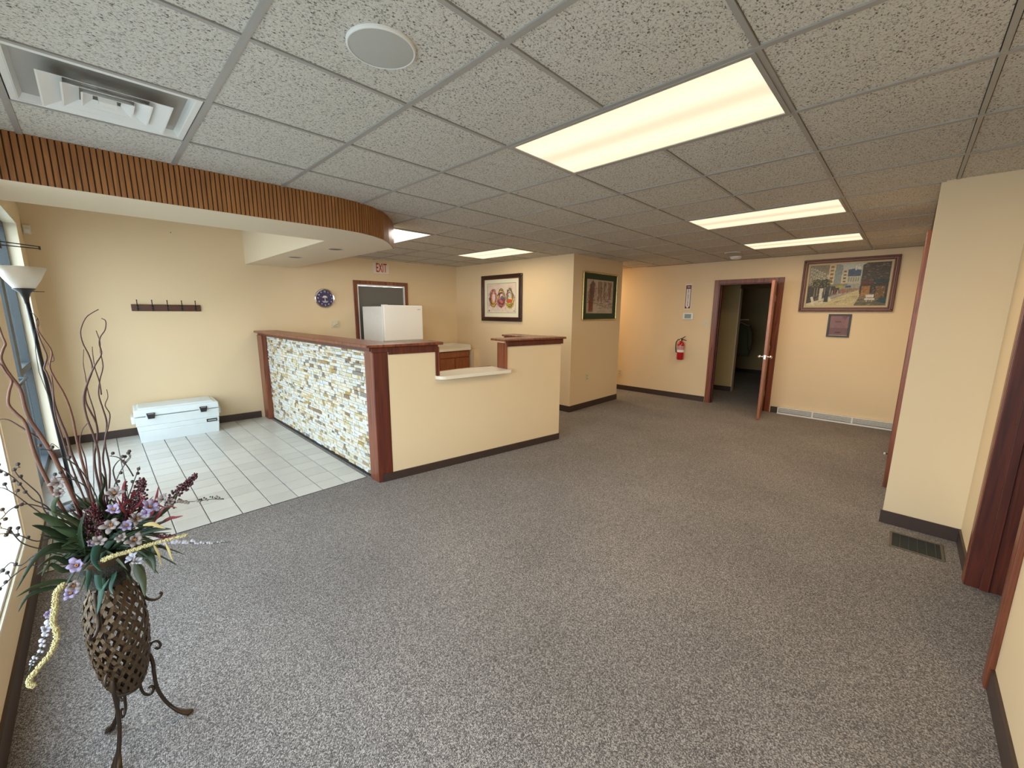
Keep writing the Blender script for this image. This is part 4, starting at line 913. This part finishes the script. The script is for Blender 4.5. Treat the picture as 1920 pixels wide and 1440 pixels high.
def plate(name, lab, cat, o, u, w, h, n, toggle=False, outlet=False):
    t = empty(name, o); tag(t, lab, cat); o, u, n = Vector(o), Vector(u), Vector(n)
    m = M(); m.obox(o - u * w / 2 + n * .001, u * w, n * .006, (0, 0, h)); build(m, 'cover_plate', IVORY, t, bevel=.002)
    DK = mat('slot_brown', (.10, .07, .05), .5)
    if outlet:
        for z in (.30, .68):
            m = M(); m.obox(o - u * w * .25 + n * .007 + Vector((0, 0, h * (z - .13))), u * w * .5, n * .002, (0, 0, h * .27)); s_o = build(m, 'socket', mat('socket_ivory', (.60, .50, .36), .4), t, bevel=.003)
            m = M()
            for s in (-.12, .08): m.obox(o + u * w * s + n * .009 + Vector((0, 0, h * (z - .04))), u * w * .045, n * .0006, (0, 0, h * .09))
            build(m, 'slots', DK, s_o)
    if toggle:
        m = M(); m.obox(o - u * .006 + n * .007 + Vector((0, 0, h * .42)), u * .012, n * .012, (0, 0, h * .16)); build(m, 'toggle', IVORY, t, bevel=.002)
plate('light_switch', 'ivory light switch plate left of the open hallway door', 'light switch', (-2.635, G, 1.39), (1, 0, 0), .085, .125, (0, -1, 0), toggle=True)
plate('wall_outlet', 'ivory outlet low on the back wall behind the pier corner', 'outlet', (-4.31, G, .305), (1, 0, 0), .08, .125, (0, -1, 0), outlet=True)
plate('wall_outlet', 'ivory outlet below the green matted sketch on the pier', 'outlet', (E_, 5.785, .47), (0, 1, 0), .085, .13, (1, 0, 0), outlet=True)
# fire extinguisher
ex, ey = -3.02, G - .085
t = empty('fire_extinguisher', (ex, G, .75)); tag(t, 'red fire extinguisher hanging on the back wall below the thermostat', 'fire extinguisher')
build(M().lathe([(.001, .755), (.055, .757), (.064, .772), (.064, 1.03), (.058, 1.065), (.035, 1.095), (.022, 1.105), (.020, 1.12)], (ex, ey, 0), 28), 'cylinder', RED, t, True)
build(M().lathe([(.0648, .935), (.0648, 1.02)], (ex, ey, 0), 28), 'label_band', mat('label_pink', (.55, .28, .28), .5), t, True)
build(M().lathe([(.0652, .90), (.0652, .945)], (ex, ey, 0), 28), 'label_band', PAPER, t, True)
build(M().lathe([(.022, 1.115), (.022, 1.145), (.012, 1.15)], (ex, ey, 0), 16), 'valve', BLACK, t, True)
m = M(); m.tube([(ex - .02, ey, 1.14), (ex + .03, ey - .005, 1.165), (ex + .075, ey - .01, 1.20)], [.009, .008, .006], 8); build(m, 'handle', BLACK, t, True)
m = M(); m.tube([(ex - .02, ey, 1.13), (ex + .04, ey - .01, 1.135), (ex + .10, ey - .015, 1.12)], [.009, .008, .006], 8); build(m, 'lever', BLACK, t, True)
m = M(); m.tube([(ex - .015, ey, 1.135), (ex - .06, ey - .01, 1.13), (ex - .09, ey - .01, 1.08), (ex - .092, ey - .01, .98), (ex - .075, ey - .01, .89)], [.010, .009, .009, .009, .011], 8); build(m, 'hose', BLACKP, t, True)
m = M(); m.ball((ex - .005, ey - .024, 1.125), .014, 10, 6, sc=(1, .5, 1)); build(m, 'gauge', CHROME, t, True)
box('bracket', ex - .015, ex + .015, ey + .04, G - .001, .98, 1.02, BLACK, t)
# baseboard heater
t = empty('baseboard_register', (-.68, G, 0)); tag(t, 'long low white slotted heating register below the street painting', 'heater')
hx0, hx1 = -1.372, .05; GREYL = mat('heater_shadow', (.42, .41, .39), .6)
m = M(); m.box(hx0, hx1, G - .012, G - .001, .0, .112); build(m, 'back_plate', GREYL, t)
m = M(); m.box(hx0, hx1, G - .05, G - .012, .100, .112); m.box(hx0, hx1, G - .06, G - .045, .0, .022); m.box(hx0, hx0 + .012, G - .055, G - .012, 0, .112); m.box(hx1 - .012, hx1, G - .055, G - .012, 0, .112); build(m, 'casing', WHITE, t)
for z in (.034, .050, .066, .082): m = M(); m.obox((hx0 + .012, G - .055, z), (hx1 - hx0 - .024, 0, 0), (0, .024, .006), (0, 0, .004)); build(m, 'slat', WHITE, t)
for x in (-.90, -.42): box('divider', x - .01, x + .01, G - .058, G - .03, .022, .104, WHITE, t)
# floor register near the block
t = empty('floor_register', (.235, 3.88, 0)); tag(t, 'dark metal floor register with brown rim in the carpet', 'floor vent')
q = [at(x, y, 'z', 0) for x, y in ((1668, 994), (1768, 1022), (1774, 1054), (1667, 1025))]
rx0, rx1, ry0, ry1 = .098, .377, 3.755, 4.03
m = M(); w = .016
m.box(rx0, rx1, ry0, ry0 + w, 0, .006); m.box(rx0, rx1, ry1 - w, ry1, 0, .006); m.box(rx0, rx0 + w, ry0 + w, ry1 - w, 0, .006); m.box(rx1 - w, rx1, ry0 + w, ry1 - w, 0, .006)
build(m, 'rim', mat('register_brown', (.10, .08, .06), .5), t, bevel=.002)
box('base_plate', rx0 + w, rx1 - w, ry0 + w, ry1 - w, .0, .002, BLACK, t)
m = M(); y = ry0 + w + .004
while y < ry1 - w - .004: m.box(rx0 + w, rx1 - w, y, y + .004, .002, .0045); y += .009
x = rx0 + w + .04
while x < rx1 - w: m.box(x, x + .004, ry0 + w, ry1 - w, .002, .005); x += .045
build(m, 'louvres', mat('register_dark', (.045, .05, .045), .45, .4), t)

# ------------------------------------------------------------------ plant stand: woven metal basket on scroll legs
PC = Vector((-1.90, -.07, 0))
st = empty('basket_stand', (PC.x, PC.y, 0)); tag(st, 'woven bronze metal basket stand on scrolled wrought legs by the window', 'plant stand')
prof = [(.240, .030), (.26, .046), (.30, .060), (.35, .070), (.41, .077), (.47, .081), (.53, .081), (.58, .077), (.63, .066), (.665, .054), (.69, .049), (.72, .050), (.75, .058), (.78, .072), (.80, .084)]
def prad(z):
    for (za, ra), (zb, rb) in zip(prof, prof[1:]):
        if z <= zb: return ra + (rb - ra) * max(0, (z - za) / (zb - za))
    return prof[-1][1]
def ribbon(m, pts, wv, th):                                   # flat band: centre points, half-width vectors, normals
    vs = []; n = len(pts)
    for p, w, nn in pts: vs += [p - w, p + w, p + w + nn * th, p - w + nn * th]
    fs = []
    for i in range(n - 1):
        a = 4 * i; b = a + 4
        fs += [(a, b, b + 1, a + 1), (a + 1, b + 1, b + 2, a + 2), (a + 2, b + 2, b + 3, a + 3), (a + 3, b + 3, b, a)]
    fs += [(0, 1, 2, 3), (4 * n - 1, 4 * n - 2, 4 * n - 3, 4 * n - 4)]
    m.add(vs, fs)
NS = 16
for fam in (1, -1):
    for k in range(NS):
        pts_ = []; N = 34
        for i in range(N + 1):
            z = .245 + (.70 - .245) * i / N; th = 2 * math.pi * k / NS + fam * 2.9 * (z - .245) / .455
            wob = .0022 * math.sin(i * math.pi * .78 + k * math.pi) * fam
            r = prad(z) + wob
            nrm = Vector((math.cos(th), math.sin(th), 0)); p = PC + nrm * r + Vector((0, 0, z))
            tang = (Vector((-math.sin(th), math.cos(th), 0)) * fam * 2.9 / .455 * r + Vector((0, 0, 1))).normalized()
            pts_.append((p, nrm.cross(tang).normalized() * .0054, nrm))
        m = M(); ribbon(m, pts_, None, .0014); build(m, 'weave_strip', BRONZE, st)
for z, r_, w in ((.242, .032, .006), (.695, .052, .006), (.80, .086, .005)):
    m = M(); m.tube([PC + Vector((r_ * math.cos(a), r_ * math.sin(a), z)) for a in np.linspace(0, 2 * math.pi, 33)], w, 8, cap=False); build(m, 'ring', BRONZED, st, True)
m = M(); n = 40
m.lathe([(.050, .695), (.052, .72), (.060, .75), (.073, .78), (.085, .80), (.083, .80), (.071, .78), (.058, .75), (.050, .72), (.048, .695)], PC, n); build(m, 'flared_lip', BRONZE, st, True)
build(M().lathe([(.001, .232), (.03, .236), (.034, .245)], PC, 20), 'bottom_cup', BRONZED, st, True)
def pxl(pts_): return [at(x, y, 'x', PC.x) for x, y in pts_]
def smooth_path(P, sub=5):
    P = [Vector(p) for p in P]; out = []
    for i in range(len(P) - 1):
        p0, p1, p2, p3 = P[max(i - 1, 0)], P[i], P[i + 1], P[min(i + 2, len(P) - 1)]
        for k in range(sub):
            t_ = k / sub; out.append(.5 * ((2 * p1) + (p2 - p0) * t_ + (2 * p0 - 5 * p1 + 4 * p2 - p3) * t_ ** 2 + (3 * p1 - p0 - 3 * p2 + p3) * t_ ** 3))
    out.append(P[-1]); return out
LEG = [(232, 1288), (240, 1268), (262, 1236), (277, 1225), (286, 1240), (289, 1262), (294, 1288), (306, 1309), (322, 1325), (340, 1336), (357, 1338)]
SC1 = [(283, 1236), (270, 1246), (262, 1264), (263, 1285), (270, 1300), (282, 1302), (288, 1292), (284, 1286), (279, 1290)]
SC2 = [(277, 1222), (284, 1206), (295, 1202), (301, 1209), (297, 1216), (291, 1214)]
SC3 = [(256, 1070), (263, 1092), (266, 1108), (274, 1121), (288, 1125), (299, 1120), (303, 1113), (299, 1111)]
SC4 = [(263, 1092), (268, 1115), (272, 1150), (274, 1190), (277, 1225)]
for az in (90, -30, 210):
    a = math.radians(az); ca, sa = math.cos(a), math.sin(a)
    def rot(P): return [PC + Vector(((p.y - PC.y) * ca, (p.y - PC.y) * sa, max(p.z, .006))) for p in P]
    m = M(); m.tube(rot(smooth_path(pxl(LEG))), .0062, 8); leg = build(m, 'leg', BRONZED, st, True)
    for s_, w in ((SC1, .0048), (SC2, .0042), (SC3, .0048), (SC4, .0048)): m = M(); m.tube(rot(smooth_path(pxl(s_))), w, 7); build(m, 'scroll', BRONZED, leg, True)
    m = M(); L0 = rot(pxl([(318, 1322), (338, 1334), (352, 1339), (364, 1340)])); sd = Vector((-sa, ca, 0))
    vs = []
    for p, w in zip(L0, (.007, .019, .021, .006)): vs += [p - sd * w + Vector((0, 0, .002)), p + Vector((0, 0, .0075)), p + sd * w + Vector((0, 0, .002)), p - Vector((0, 0, .003))]
    fs = []
    for i in range(3):
        for j in range(4): l = (j + 1) % 4; fs.append((4 * i + j, 4 * i + l, 4 * i + 4 + l, 4 * i + 4 + j))
    m.add(vs, fs + [(0, 3, 2, 1), (12, 13, 14, 15)]); build(m, 'leaf_foot', BRONZE, leg, True)

# ------------------------------------------------------------------ flower arrangement
fa_ = empty('flower_arrangement', (PC.x, PC.y, .72)); tag(fa_, 'artificial arrangement of curly willow, lavender flowers and burgundy berries in the woven basket', 'flowers')
WIL = mat('willow_bark', (.060, .020, .013), .6, vary=(30, .3)); WILR = mat('willow_brown', (.105, .036, .018), .55, vary=(30, .25)); TWG = mat('twig_dark', (.035, .022, .018), .7)
LG = [mat('leaf_green', c, .5, vary=(30, .3)) for c in ((.012, .026, .009), (.026, .045, .014), (.010, .052, .032), (.042, .052, .020))]
LAV = mat('petal_lavender', (.24, .19, .30), .6, vary=(50, .25)); LAVP = mat('petal_pale', (.21, .17, .16), .6, vary=(50, .2)); WHP = mat('petal_white', (.38, .37, .42), .6)
ORG = mat('flower_centre', (.50, .20, .03), .6); BUR = mat('burgundy', (.055, .010, .016), .45, vary=(60, .3)); CRM = mat('crimson_leaf', (.16, .018, .022), .5, vary=(40, .3)); YEL = mat('yellow_catkin', (.36, .30, .14), .7, vary=(120, .3)); TAN = mat('tan_leaf', (.50, .40, .18), .6)
R0 = 1.90
def P2(pts_, r0=R0, r1=None):
    r1 = r0 if r1 is None else r1; n = len(pts_) - 1
    return [atr(x, y, r0 + (r1 - r0) * i / max(n, 1)) for i, (x, y) in enumerate(pts_)]
def branch(pts_, ra, rb, r0=R0, r1=None, mt=WIL, name='willow_branch'):
    p = smooth_path(P2(pts_, r0, r1), 4); n = len(p)
    m = M(); m.tube(p, [(ra + (rb - ra) * i / (n - 1)) * .68 for i in range(n)], 6); return build(m, name, mt, fa_, True)
BR = [
 ([(195, 1040), (175, 1010), (150, 960), (125, 905), (97, 850), (75, 815), (58, 790), (47, 765), (38, 730), (20, 705), (10, 690), (2, 672), (6, 655), (10, 645), (4, 630), (-2, 612)], .0095, .0035),
 ([(185, 1040), (150, 1000), (115, 950), (88, 900), (65, 850), (48, 795), (30, 775), (16, 758), (17, 735), (22, 715), (12, 700), (2, 685), (-8, 678)], .0085, .003),
 ([(190, 1040), (160, 990), (135, 930), (115, 880), (95, 840), (62, 815), (38, 800), (15, 787), (-6, 786)], .006, .002),
 ([(200, 1040), (185, 990), (165, 925), (147, 880), (133, 847), (125, 817), (115, 793), (103, 760), (97, 727), (88, 700), (83, 690), (88, 670), (82, 653), (72, 628), (68, 605), (70, 596)], .006, .0022),
 ([(205, 1040), (190, 985), (172, 930), (158, 880), (150, 850), (143, 820), (137, 787), (128, 757), (117, 733), (103, 710), (93, 687), (97, 660), (83, 637), (72, 620), (69, 602)], .006, .002),
 ([(198, 1040), (176, 980), (152, 920), (130, 862), (115, 815), (103, 775), (100, 735), (96, 700), (90, 680), (101, 676), (96, 655)], .004, .0015),
 ([(205, 1040), (196, 990), (190, 930), (180, 885), (177, 853), (183, 820), (180, 793), (170, 773), (160, 750), (163, 723), (173, 693), (167, 667), (155, 643), (151, 620), (160, 597), (172, 587), (185, 580)], .0055, .0018),
 ([(208, 1040), (200, 990), (194, 935), (188, 887), (185, 850), (175, 815), (162, 780), (157, 745), (165, 715), (178, 685), (190, 664), (186, 645), (188, 632), (197, 618), (198, 602), (190, 597)], .0055, .0018),
 ([(212, 1040), (203, 990), (201, 943), (198, 893), (193, 860), (197, 827), (200, 793), (193, 767), (185, 740), (187, 713), (193, 687), (188, 660), (187, 640), (180, 620)], .005, .0018),
 ([(203, 940), (206, 880), (197, 830), (203, 800), (206, 777), (197, 760), (202, 745), (200, 730)], .004, .0015),
 ([(182, 800), (176, 770), (165, 735), (160, 705), (156, 680), (157, 655)], .003, .0012),
 ([(190, 740), (186, 715), (178, 690), (174, 665), (173, 650)], .003, .0012),
 ([(202, 1040), (192, 1000), (178, 950), (166, 905), (160, 860), (150, 830), (155, 805), (168, 790)], .004, .0015),
 ([(196, 1030), (170, 960), (140, 900), (110, 870), (95, 845), (97, 832), (110, 840)], .0035, .0012)]
for i, (p, ra, rb) in enumerate(BR): branch(p, ra, rb, R0, R0 + random.uniform(-.08, .10), WILR if i in (0, 1, 4) else WIL)
# budded twigs
TW = [
 ([(180, 1035), (120, 985), (88, 950), (60, 935), (35, 905), (18, 890), (0, 880), (-20, 870)], 7), ([(170, 1030), (100, 980), (70, 958), (45, 940), (25, 925), (5, 915), (-15, 918)], 5),
 ([(120, 985), (85, 960), (75, 930), (55, 910), (35, 893), (28, 880), (38, 876)], 3), ([(170, 1040), (110, 1010), (70, 1015), (40, 1005), (15, 1000), (-12, 1003)], 5), ([(150, 1040), (80, 1030), (45, 1020), (28, 1005), (20, 995), (0, 990)], 4),
 ([(150, 1050), (80, 1035), (40, 1060), (20, 1055), (0, 1075), (-15, 1090)], 4), ([(140, 1060), (60, 1060), (25, 1080), (10, 1095), (-6, 1105)], 3), ([(150, 1000), (100, 960), (50, 945), (20, 955), (3, 972), (-15, 980)], 4),
 ([(210, 1020), (205, 960), (215, 910), (228, 880), (245, 858)], 4), ([(215, 1020), (235, 950), (252, 900), (262, 875)], 3), ([(222, 915), (212, 882), (225, 862), (232, 868), (246, 854)], 3),
 ([(200, 1000), (180, 930), (150, 880), (120, 858), (95, 845), (75, 842)], 3), ([(200, 1000), (172, 930), (150, 905), (118, 895), (100, 898)], 3), ([(250, 893), (237, 872), (222, 858), (205, 855)], 2)]
for p, nb in TW:
    q = smooth_path(P2(p, R0, R0 + random.uniform(-.12, .02)), 4); n = len(q)
    m = M(); m.tube(q, [.0022 - .0012 * i / n for i in range(n)], 5)
    for b in range(nb):
        i = int(n * (.45 + .55 * (b + .6) / nb)); i = min(i, n - 1); o = Vector((random.uniform(-.02, .02), random.uniform(-.006, .006), random.uniform(-.012, .02)))
        m.tube([q[i], q[i] + o * .8], .001, 4); m.ball(q[i] + o, .0062, 6, 4, sc=(1.2, .9, .9))
    build(m, 'budded_twig', TWG, fa_)
VD = Vector((0, 0, 0))
def leafblade(pts_, w, mt, name='leaf', r0=R0, r1=None, fold=.25):
    q = smooth_path(P2(pts_, r0, r1) if not isinstance(pts_[0], Vector) else pts_, 4); n = len(q); vs = []
    view = (Vector((0, 0, HC)) - q[n // 2]).normalized(); rv = Vector((random.uniform(-.5, .5), random.uniform(-.5, .5), random.uniform(-.5, .5)))
    for i, p in enumerate(q):
        tg = (q[min(i + 1, n - 1)] - q[max(i - 1, 0)]).normalized(); sd = tg.cross((view + rv).normalized()).normalized(); nn = sd.cross(tg)
        t_ = i / (n - 1); ww = w * (min(1, t_ * 3.2 + .15) * (1 - t_ ** 2.2)) + .0003
        vs += [p - sd * ww + nn * ww * fold, p, p + sd * ww + nn * ww * fold]
    fs = []
    for i in range(n - 1): a = 3 * i; fs += [(a, a + 1, a + 4, a + 3), (a + 1, a + 2, a + 5, a + 4)]
    m = M(); m.add(vs, fs); o = build(m, name, mt, fa_, True); s_ = o.modifiers.new('thickness', 'SOLIDIFY'); s_.thickness = .0008; return o
LV = [
 ([(150, 1040), (118, 1025), (92, 1027), (62, 1052), (30, 1108)], .011, 0), ([(140, 1092), (105, 1090), (65, 1100), (30, 1120)], .008, 1), ([(125, 1098), (85, 1105), (52, 1118), (34, 1148)], .007, 0),
 ([(150, 1015), (112, 985), (85, 968), (62, 962)], .014, 1), ([(150, 1030), (110, 1005), (80, 990), (60, 985)], .012, 0), ([(190, 1045), (172, 1060), (166, 1085), (163, 1110)], .010, 2), ([(188, 1055), (192, 1090), (188, 1125), (182, 1152)], .010, 2),
 ([(192, 1040), (184, 1080), (190, 1105), (205, 1085)], .010, 2), ([(200, 1000), (183, 1022), (176, 1050), (190, 1072)], .012, 2), ([(235, 990), (210, 1012), (195, 1035), (186, 1060)], .011, 2), ([(160, 1040), (152, 1010), (152, 985), (160, 960)], .010, 0),
 ([(225, 1025), (262, 1000), (295, 993), (322, 992)], .012, 0), ([(245, 1020), (275, 1030), (290, 1025), (284, 1050)], .018, 3), ([(260, 990), (295, 965), (320, 945), (334, 925)], .013, 3), ([(232, 1015), (262, 1042), (285, 1045), (290, 1075)], .014, 0),
 ([(255, 1050), (262, 1075), (268, 1092), (272, 1120)], .016, 3), ([(240, 975), (262, 985), (285, 985), (312, 975)], .008, 1), ([(212, 990), (222, 962), (240, 940), (262, 930)], .009, 1), ([(150, 1060), (120, 1070), (95, 1058), (78, 1080)], .008, 1),
 ([(170, 1050), (130, 1055), (100, 1045), (70, 1065)], .009, 0), ([(200, 960), (188, 935), (196, 905), (190, 885)], .005, 0), ([(110, 985), (100, 950), (112, 920), (108, 900)], .006, 1), ([(205, 1060), (215, 1075), (208, 1100), (212, 1115)], .009, 2)]
for p, w, c_ in LV: leafblade(p, w, LG[c_], r0=R0 - .03, r1=R0 - random.uniform(.05, .14))
for k in range(170):
    a = random.uniform(0, 2 * math.pi); l = random.uniform(42, 112); bx, by = 200 + random.uniform(-28, 30), 1018 + random.uniform(-18, 24)
    ex_, ey_ = bx + l * math.cos(a) * 1.25, by + l * math.sin(a) * .75 - 8
    mx_, my_ = (bx + ex_) / 2, (by + ey_) / 2 - random.uniform(4, 18); dr = random.uniform(-.10, .09)
    leafblade([(bx, by), (mx_, my_), (ex_, ey_)], random.uniform(.0035, .0075), random.choice(LG[:2] + [LG[0], LG[3]]), r0=R0 + dr * .3, r1=R0 + dr)
for k in range(46):
    a = random.uniform(-2.9, .25); l = random.uniform(30, 66); bx, by = 225 + random.uniform(-60, 45), 985 + random.uniform(-22, 14)
    leafblade([(bx, by), (bx + l * .5 * math.cos(a) + random.uniform(-6, 6), by + l * .5 * math.sin(a)), (bx + l * math.cos(a), by + l * math.sin(a))], random.uniform(.002, .0045), random.choice([CRM, BUR, BUR, LG[0]]), 'filler_blade', R0 - .02, R0 - random.uniform(.0, .12))
for p in ([(285, 985), (300, 962), (312, 950), (332, 952)], [(295, 985), (318, 972), (330, 970), (343, 967)], [(280, 975), (290, 950), (294, 930), (297, 912)], [(290, 945), (300, 935), (312, 925)], [(235, 945), (232, 915), (236, 898)], [(262, 945), (240, 940), (225, 955)], [(260, 950), (285, 945), (310, 952)], [(185, 985), (180, 960), (172, 940)], [(290, 1005), (310, 1008), (330, 1003)], [(250, 950), (235, 960), (222, 940)], [(245, 940), (255, 920), (270, 935)]):
    leafblade(p, .006, CRM, 'crimson_leaf', R0 - .05, R0 - .10)
leafblade([(268, 985), (285, 982), (298, 987), (311, 991)], .007, TAN, 'tan_leaf', R0 - .12, R0 - .12); leafblade([(288, 1022), (296, 1035), (300, 1050), (303, 1062)], .004, TAN, 'tan_leaf', R0 - .08); leafblade([(310, 1018), (316, 1030), (320, 1042), (324, 1052)], .004, TAN, 'tan_leaf', R0 - .08)
# berries
def berries(pts_, n, spread, r, name='berry_cluster'):
    q = smooth_path(P2(pts_, R0 - .06, R0 - .08), 8); m = M(); m.tube(q, .002, 5)
    for k in range(n):
        i = random.randrange(len(q)); s_ = spread * (1.05 - .7 * i / len(q)); d = Vector([random.gauss(0, 1) for _ in range(3)]).normalized() * s_ * random.random() ** .5
        m.ball(q[i] + d, r * random.uniform(.75, 1.1), 6, 4)
    build(m, name, BUR, fa_, True)
berries([(318, 942), (335, 922), (350, 908), (366, 890)], 170, .027, .0042); berries([(258, 950), (262, 925), (266, 902)], 170, .036, .0042); berries([(185, 1000), (180, 975), (176, 955)], 140, .034, .0035)
berries([(235, 955), (234, 930), (236, 902)], 35, .010, .0032); berries([(290, 1006), (305, 1003), (330, 1004)], 25, .008, .003); berries([(165, 1005), (160, 975), (163, 955)], 40, .022, .003)
# flowers
def flower(px, py, s, mt, r=R0 - .12, face=None, centre=True):
    c = atr(px, py, r); n_ = (Vector((0, 0, HC)) - c).normalized() + Vector(face or (random.uniform(-.5, .5), random.uniform(-.5, .5), random.uniform(-.1, .5))); n_.normalize()
    a_ = n_.cross(Vector((0, 0, 1))).normalized(); b_ = n_.cross(a_); m = M()
    s *= .88
    for k in range(6):
        th = 2 * math.pi * k / 6 + random.uniform(-.15, .15); d = a_ * math.cos(th) + b_ * math.sin(th); sd = n_.cross(d); vs = []
        lf = random.uniform(.65, 1.2); cu_ = random.uniform(.0, .35)
        for t_, w, h_ in ((0, .10, -.6), (.35, .30, -.2), (.7, .40, .10 + cu_), (1.0, .26, .16 + cu_), (1.2, .03, .05 + cu_)):
            p = c + d * s * t_ * lf * random.uniform(.88, 1.1) + n_ * s * h_; vs += [p - sd * s * w, p + n_ * -s * .06, p + sd * s * w]
        fs = []
        for i in range(4): q = 3 * i; fs += [(q, q + 1, q + 4, q + 3), (q + 1, q + 2, q + 5, q + 4)]
        m.add(vs, fs)
    o = build(m, 'flower', mt, fa_, True); sl = o.modifiers.new('thickness', 'SOLIDIFY'); sl.thickness = .0006
    if centre:
        m = M()
        for k in range(7): d = a_ * math.cos(k * .9) + b_ * math.sin(k * .9); m.tube([c - n_ * s * .4, c + n_ * s * .18 + d * s * .14], s * .05, 5)
        build(m, 'stamens', ORG, o)
for f_ in ((144, 1060, .026, LAV), (253, 1012, .024, LAVP), (258, 972, .022, LAVP), (282, 950, .024, LAV), (215, 925, .022, LAVP), (214, 955, .020, LAV), (208, 985, .024, LAVP), (238, 985, .020, LAV), (108, 905, .017, LAVP), (112, 925, .016, LAVP),
           (133, 1112, .020, LAV), (138, 1098, .020, LAVP), (247, 1046, .017, WHP), (256, 1052, .015, WHP), (92, 1150, .013, LAV), (86, 1180, .014, WHP), (185, 1014, .018, LAVP), (228, 1008, .016, LAVP), (305, 935, .018, LAVP), (170, 1020, .014, LAV), (275, 962, .016, LAV), (320, 940, .014, LAVP)):
    flower(*f_, centre=f_[2] > .019)
def sprig(pts_, nb, mt, s0, s1, stem=LG[0]):
    q = smooth_path(P2(pts_, R0 - .06, R0 - .10), 6); m = M(); m.tube(q, .0013, 5); st_ = build(m, 'flower_sprig', stem, fa_, True); m = M(); n = len(q)
    for k in range(nb):
        i = int((n - 1) * (.12 + .86 * k / nb)); s_ = s0 + (s1 - s0) * k / nb; c = q[i] + Vector((0, random.uniform(-.004, .004), random.uniform(.0, .010)))
        m.ball(c, s_, 7, 5, sc=(1.4, 1.1, .9)); m.ball(c + Vector((.004, .006, -.004)), s_ * .8, 7, 5)
    build(m, 'blossoms', mt, st_, True)
sprig([(290, 1018), (325, 1018), (360, 1018), (395, 1019), (432, 1016)], 13, WHP, .010, .002); sprig([(310, 948), (335, 942), (365, 940), (395, 936), (420, 935)], 6, LAVP, .009, .003)
q_ = [(370, 940), (395, 936), (420, 936)]; sprig(q_, 9, LG[0], .0035, .002); sprig([(92, 1150), (88, 1180), (76, 1215), (62, 1240), (55, 1258)], 11, WHP, .008, .002, LG[2])
# yellow catkin ropes
def catkin(pts_, ra, rb, dr=-.12):
    q = smooth_path(P2(pts_, R0 + dr, R0 + dr - .05), 7); n = len(q); m = M(); m.tube(q, [ra + (rb - ra) * i / n for i in range(n)], 6)
    for k in range(n * 11):
        i = random.randrange(n - 1); r_ = ra + (rb - ra) * i / n; c = q[i] + (q[i + 1] - q[i]) * random.random(); d = Vector([random.gauss(0, 1) for _ in range(3)]).normalized()
        m.ball(c + d * r_ * 1.15, .0026, 4, 3)
    build(m, 'catkin', YEL, fa_)
catkin([(194, 1050), (215, 1041), (245, 1033), (275, 1023), (310, 1013), (350, 1003)], .0058, .0035); catkin([(118, 1096), (106, 1112), (103, 1140), (100, 1165), (107, 1192), (96, 1222), (76, 1248), (58, 1270), (55, 1282), (63, 1286)], .0062, .005, -.16)
# moss filling that carries the stems
m = M(); c = PC + Vector((0, 0, .70)); m.ball(c, .060, 14, 8, sc=(1, 1, .8)); m.ball(c + Vector((0, 0, .05)), .07, 14, 8, sc=(1, 1, .7)); build(m, 'moss', mat('dark_moss', (.02, .018, .012), .95, bump=(200, 1, .01)), fa_, True)
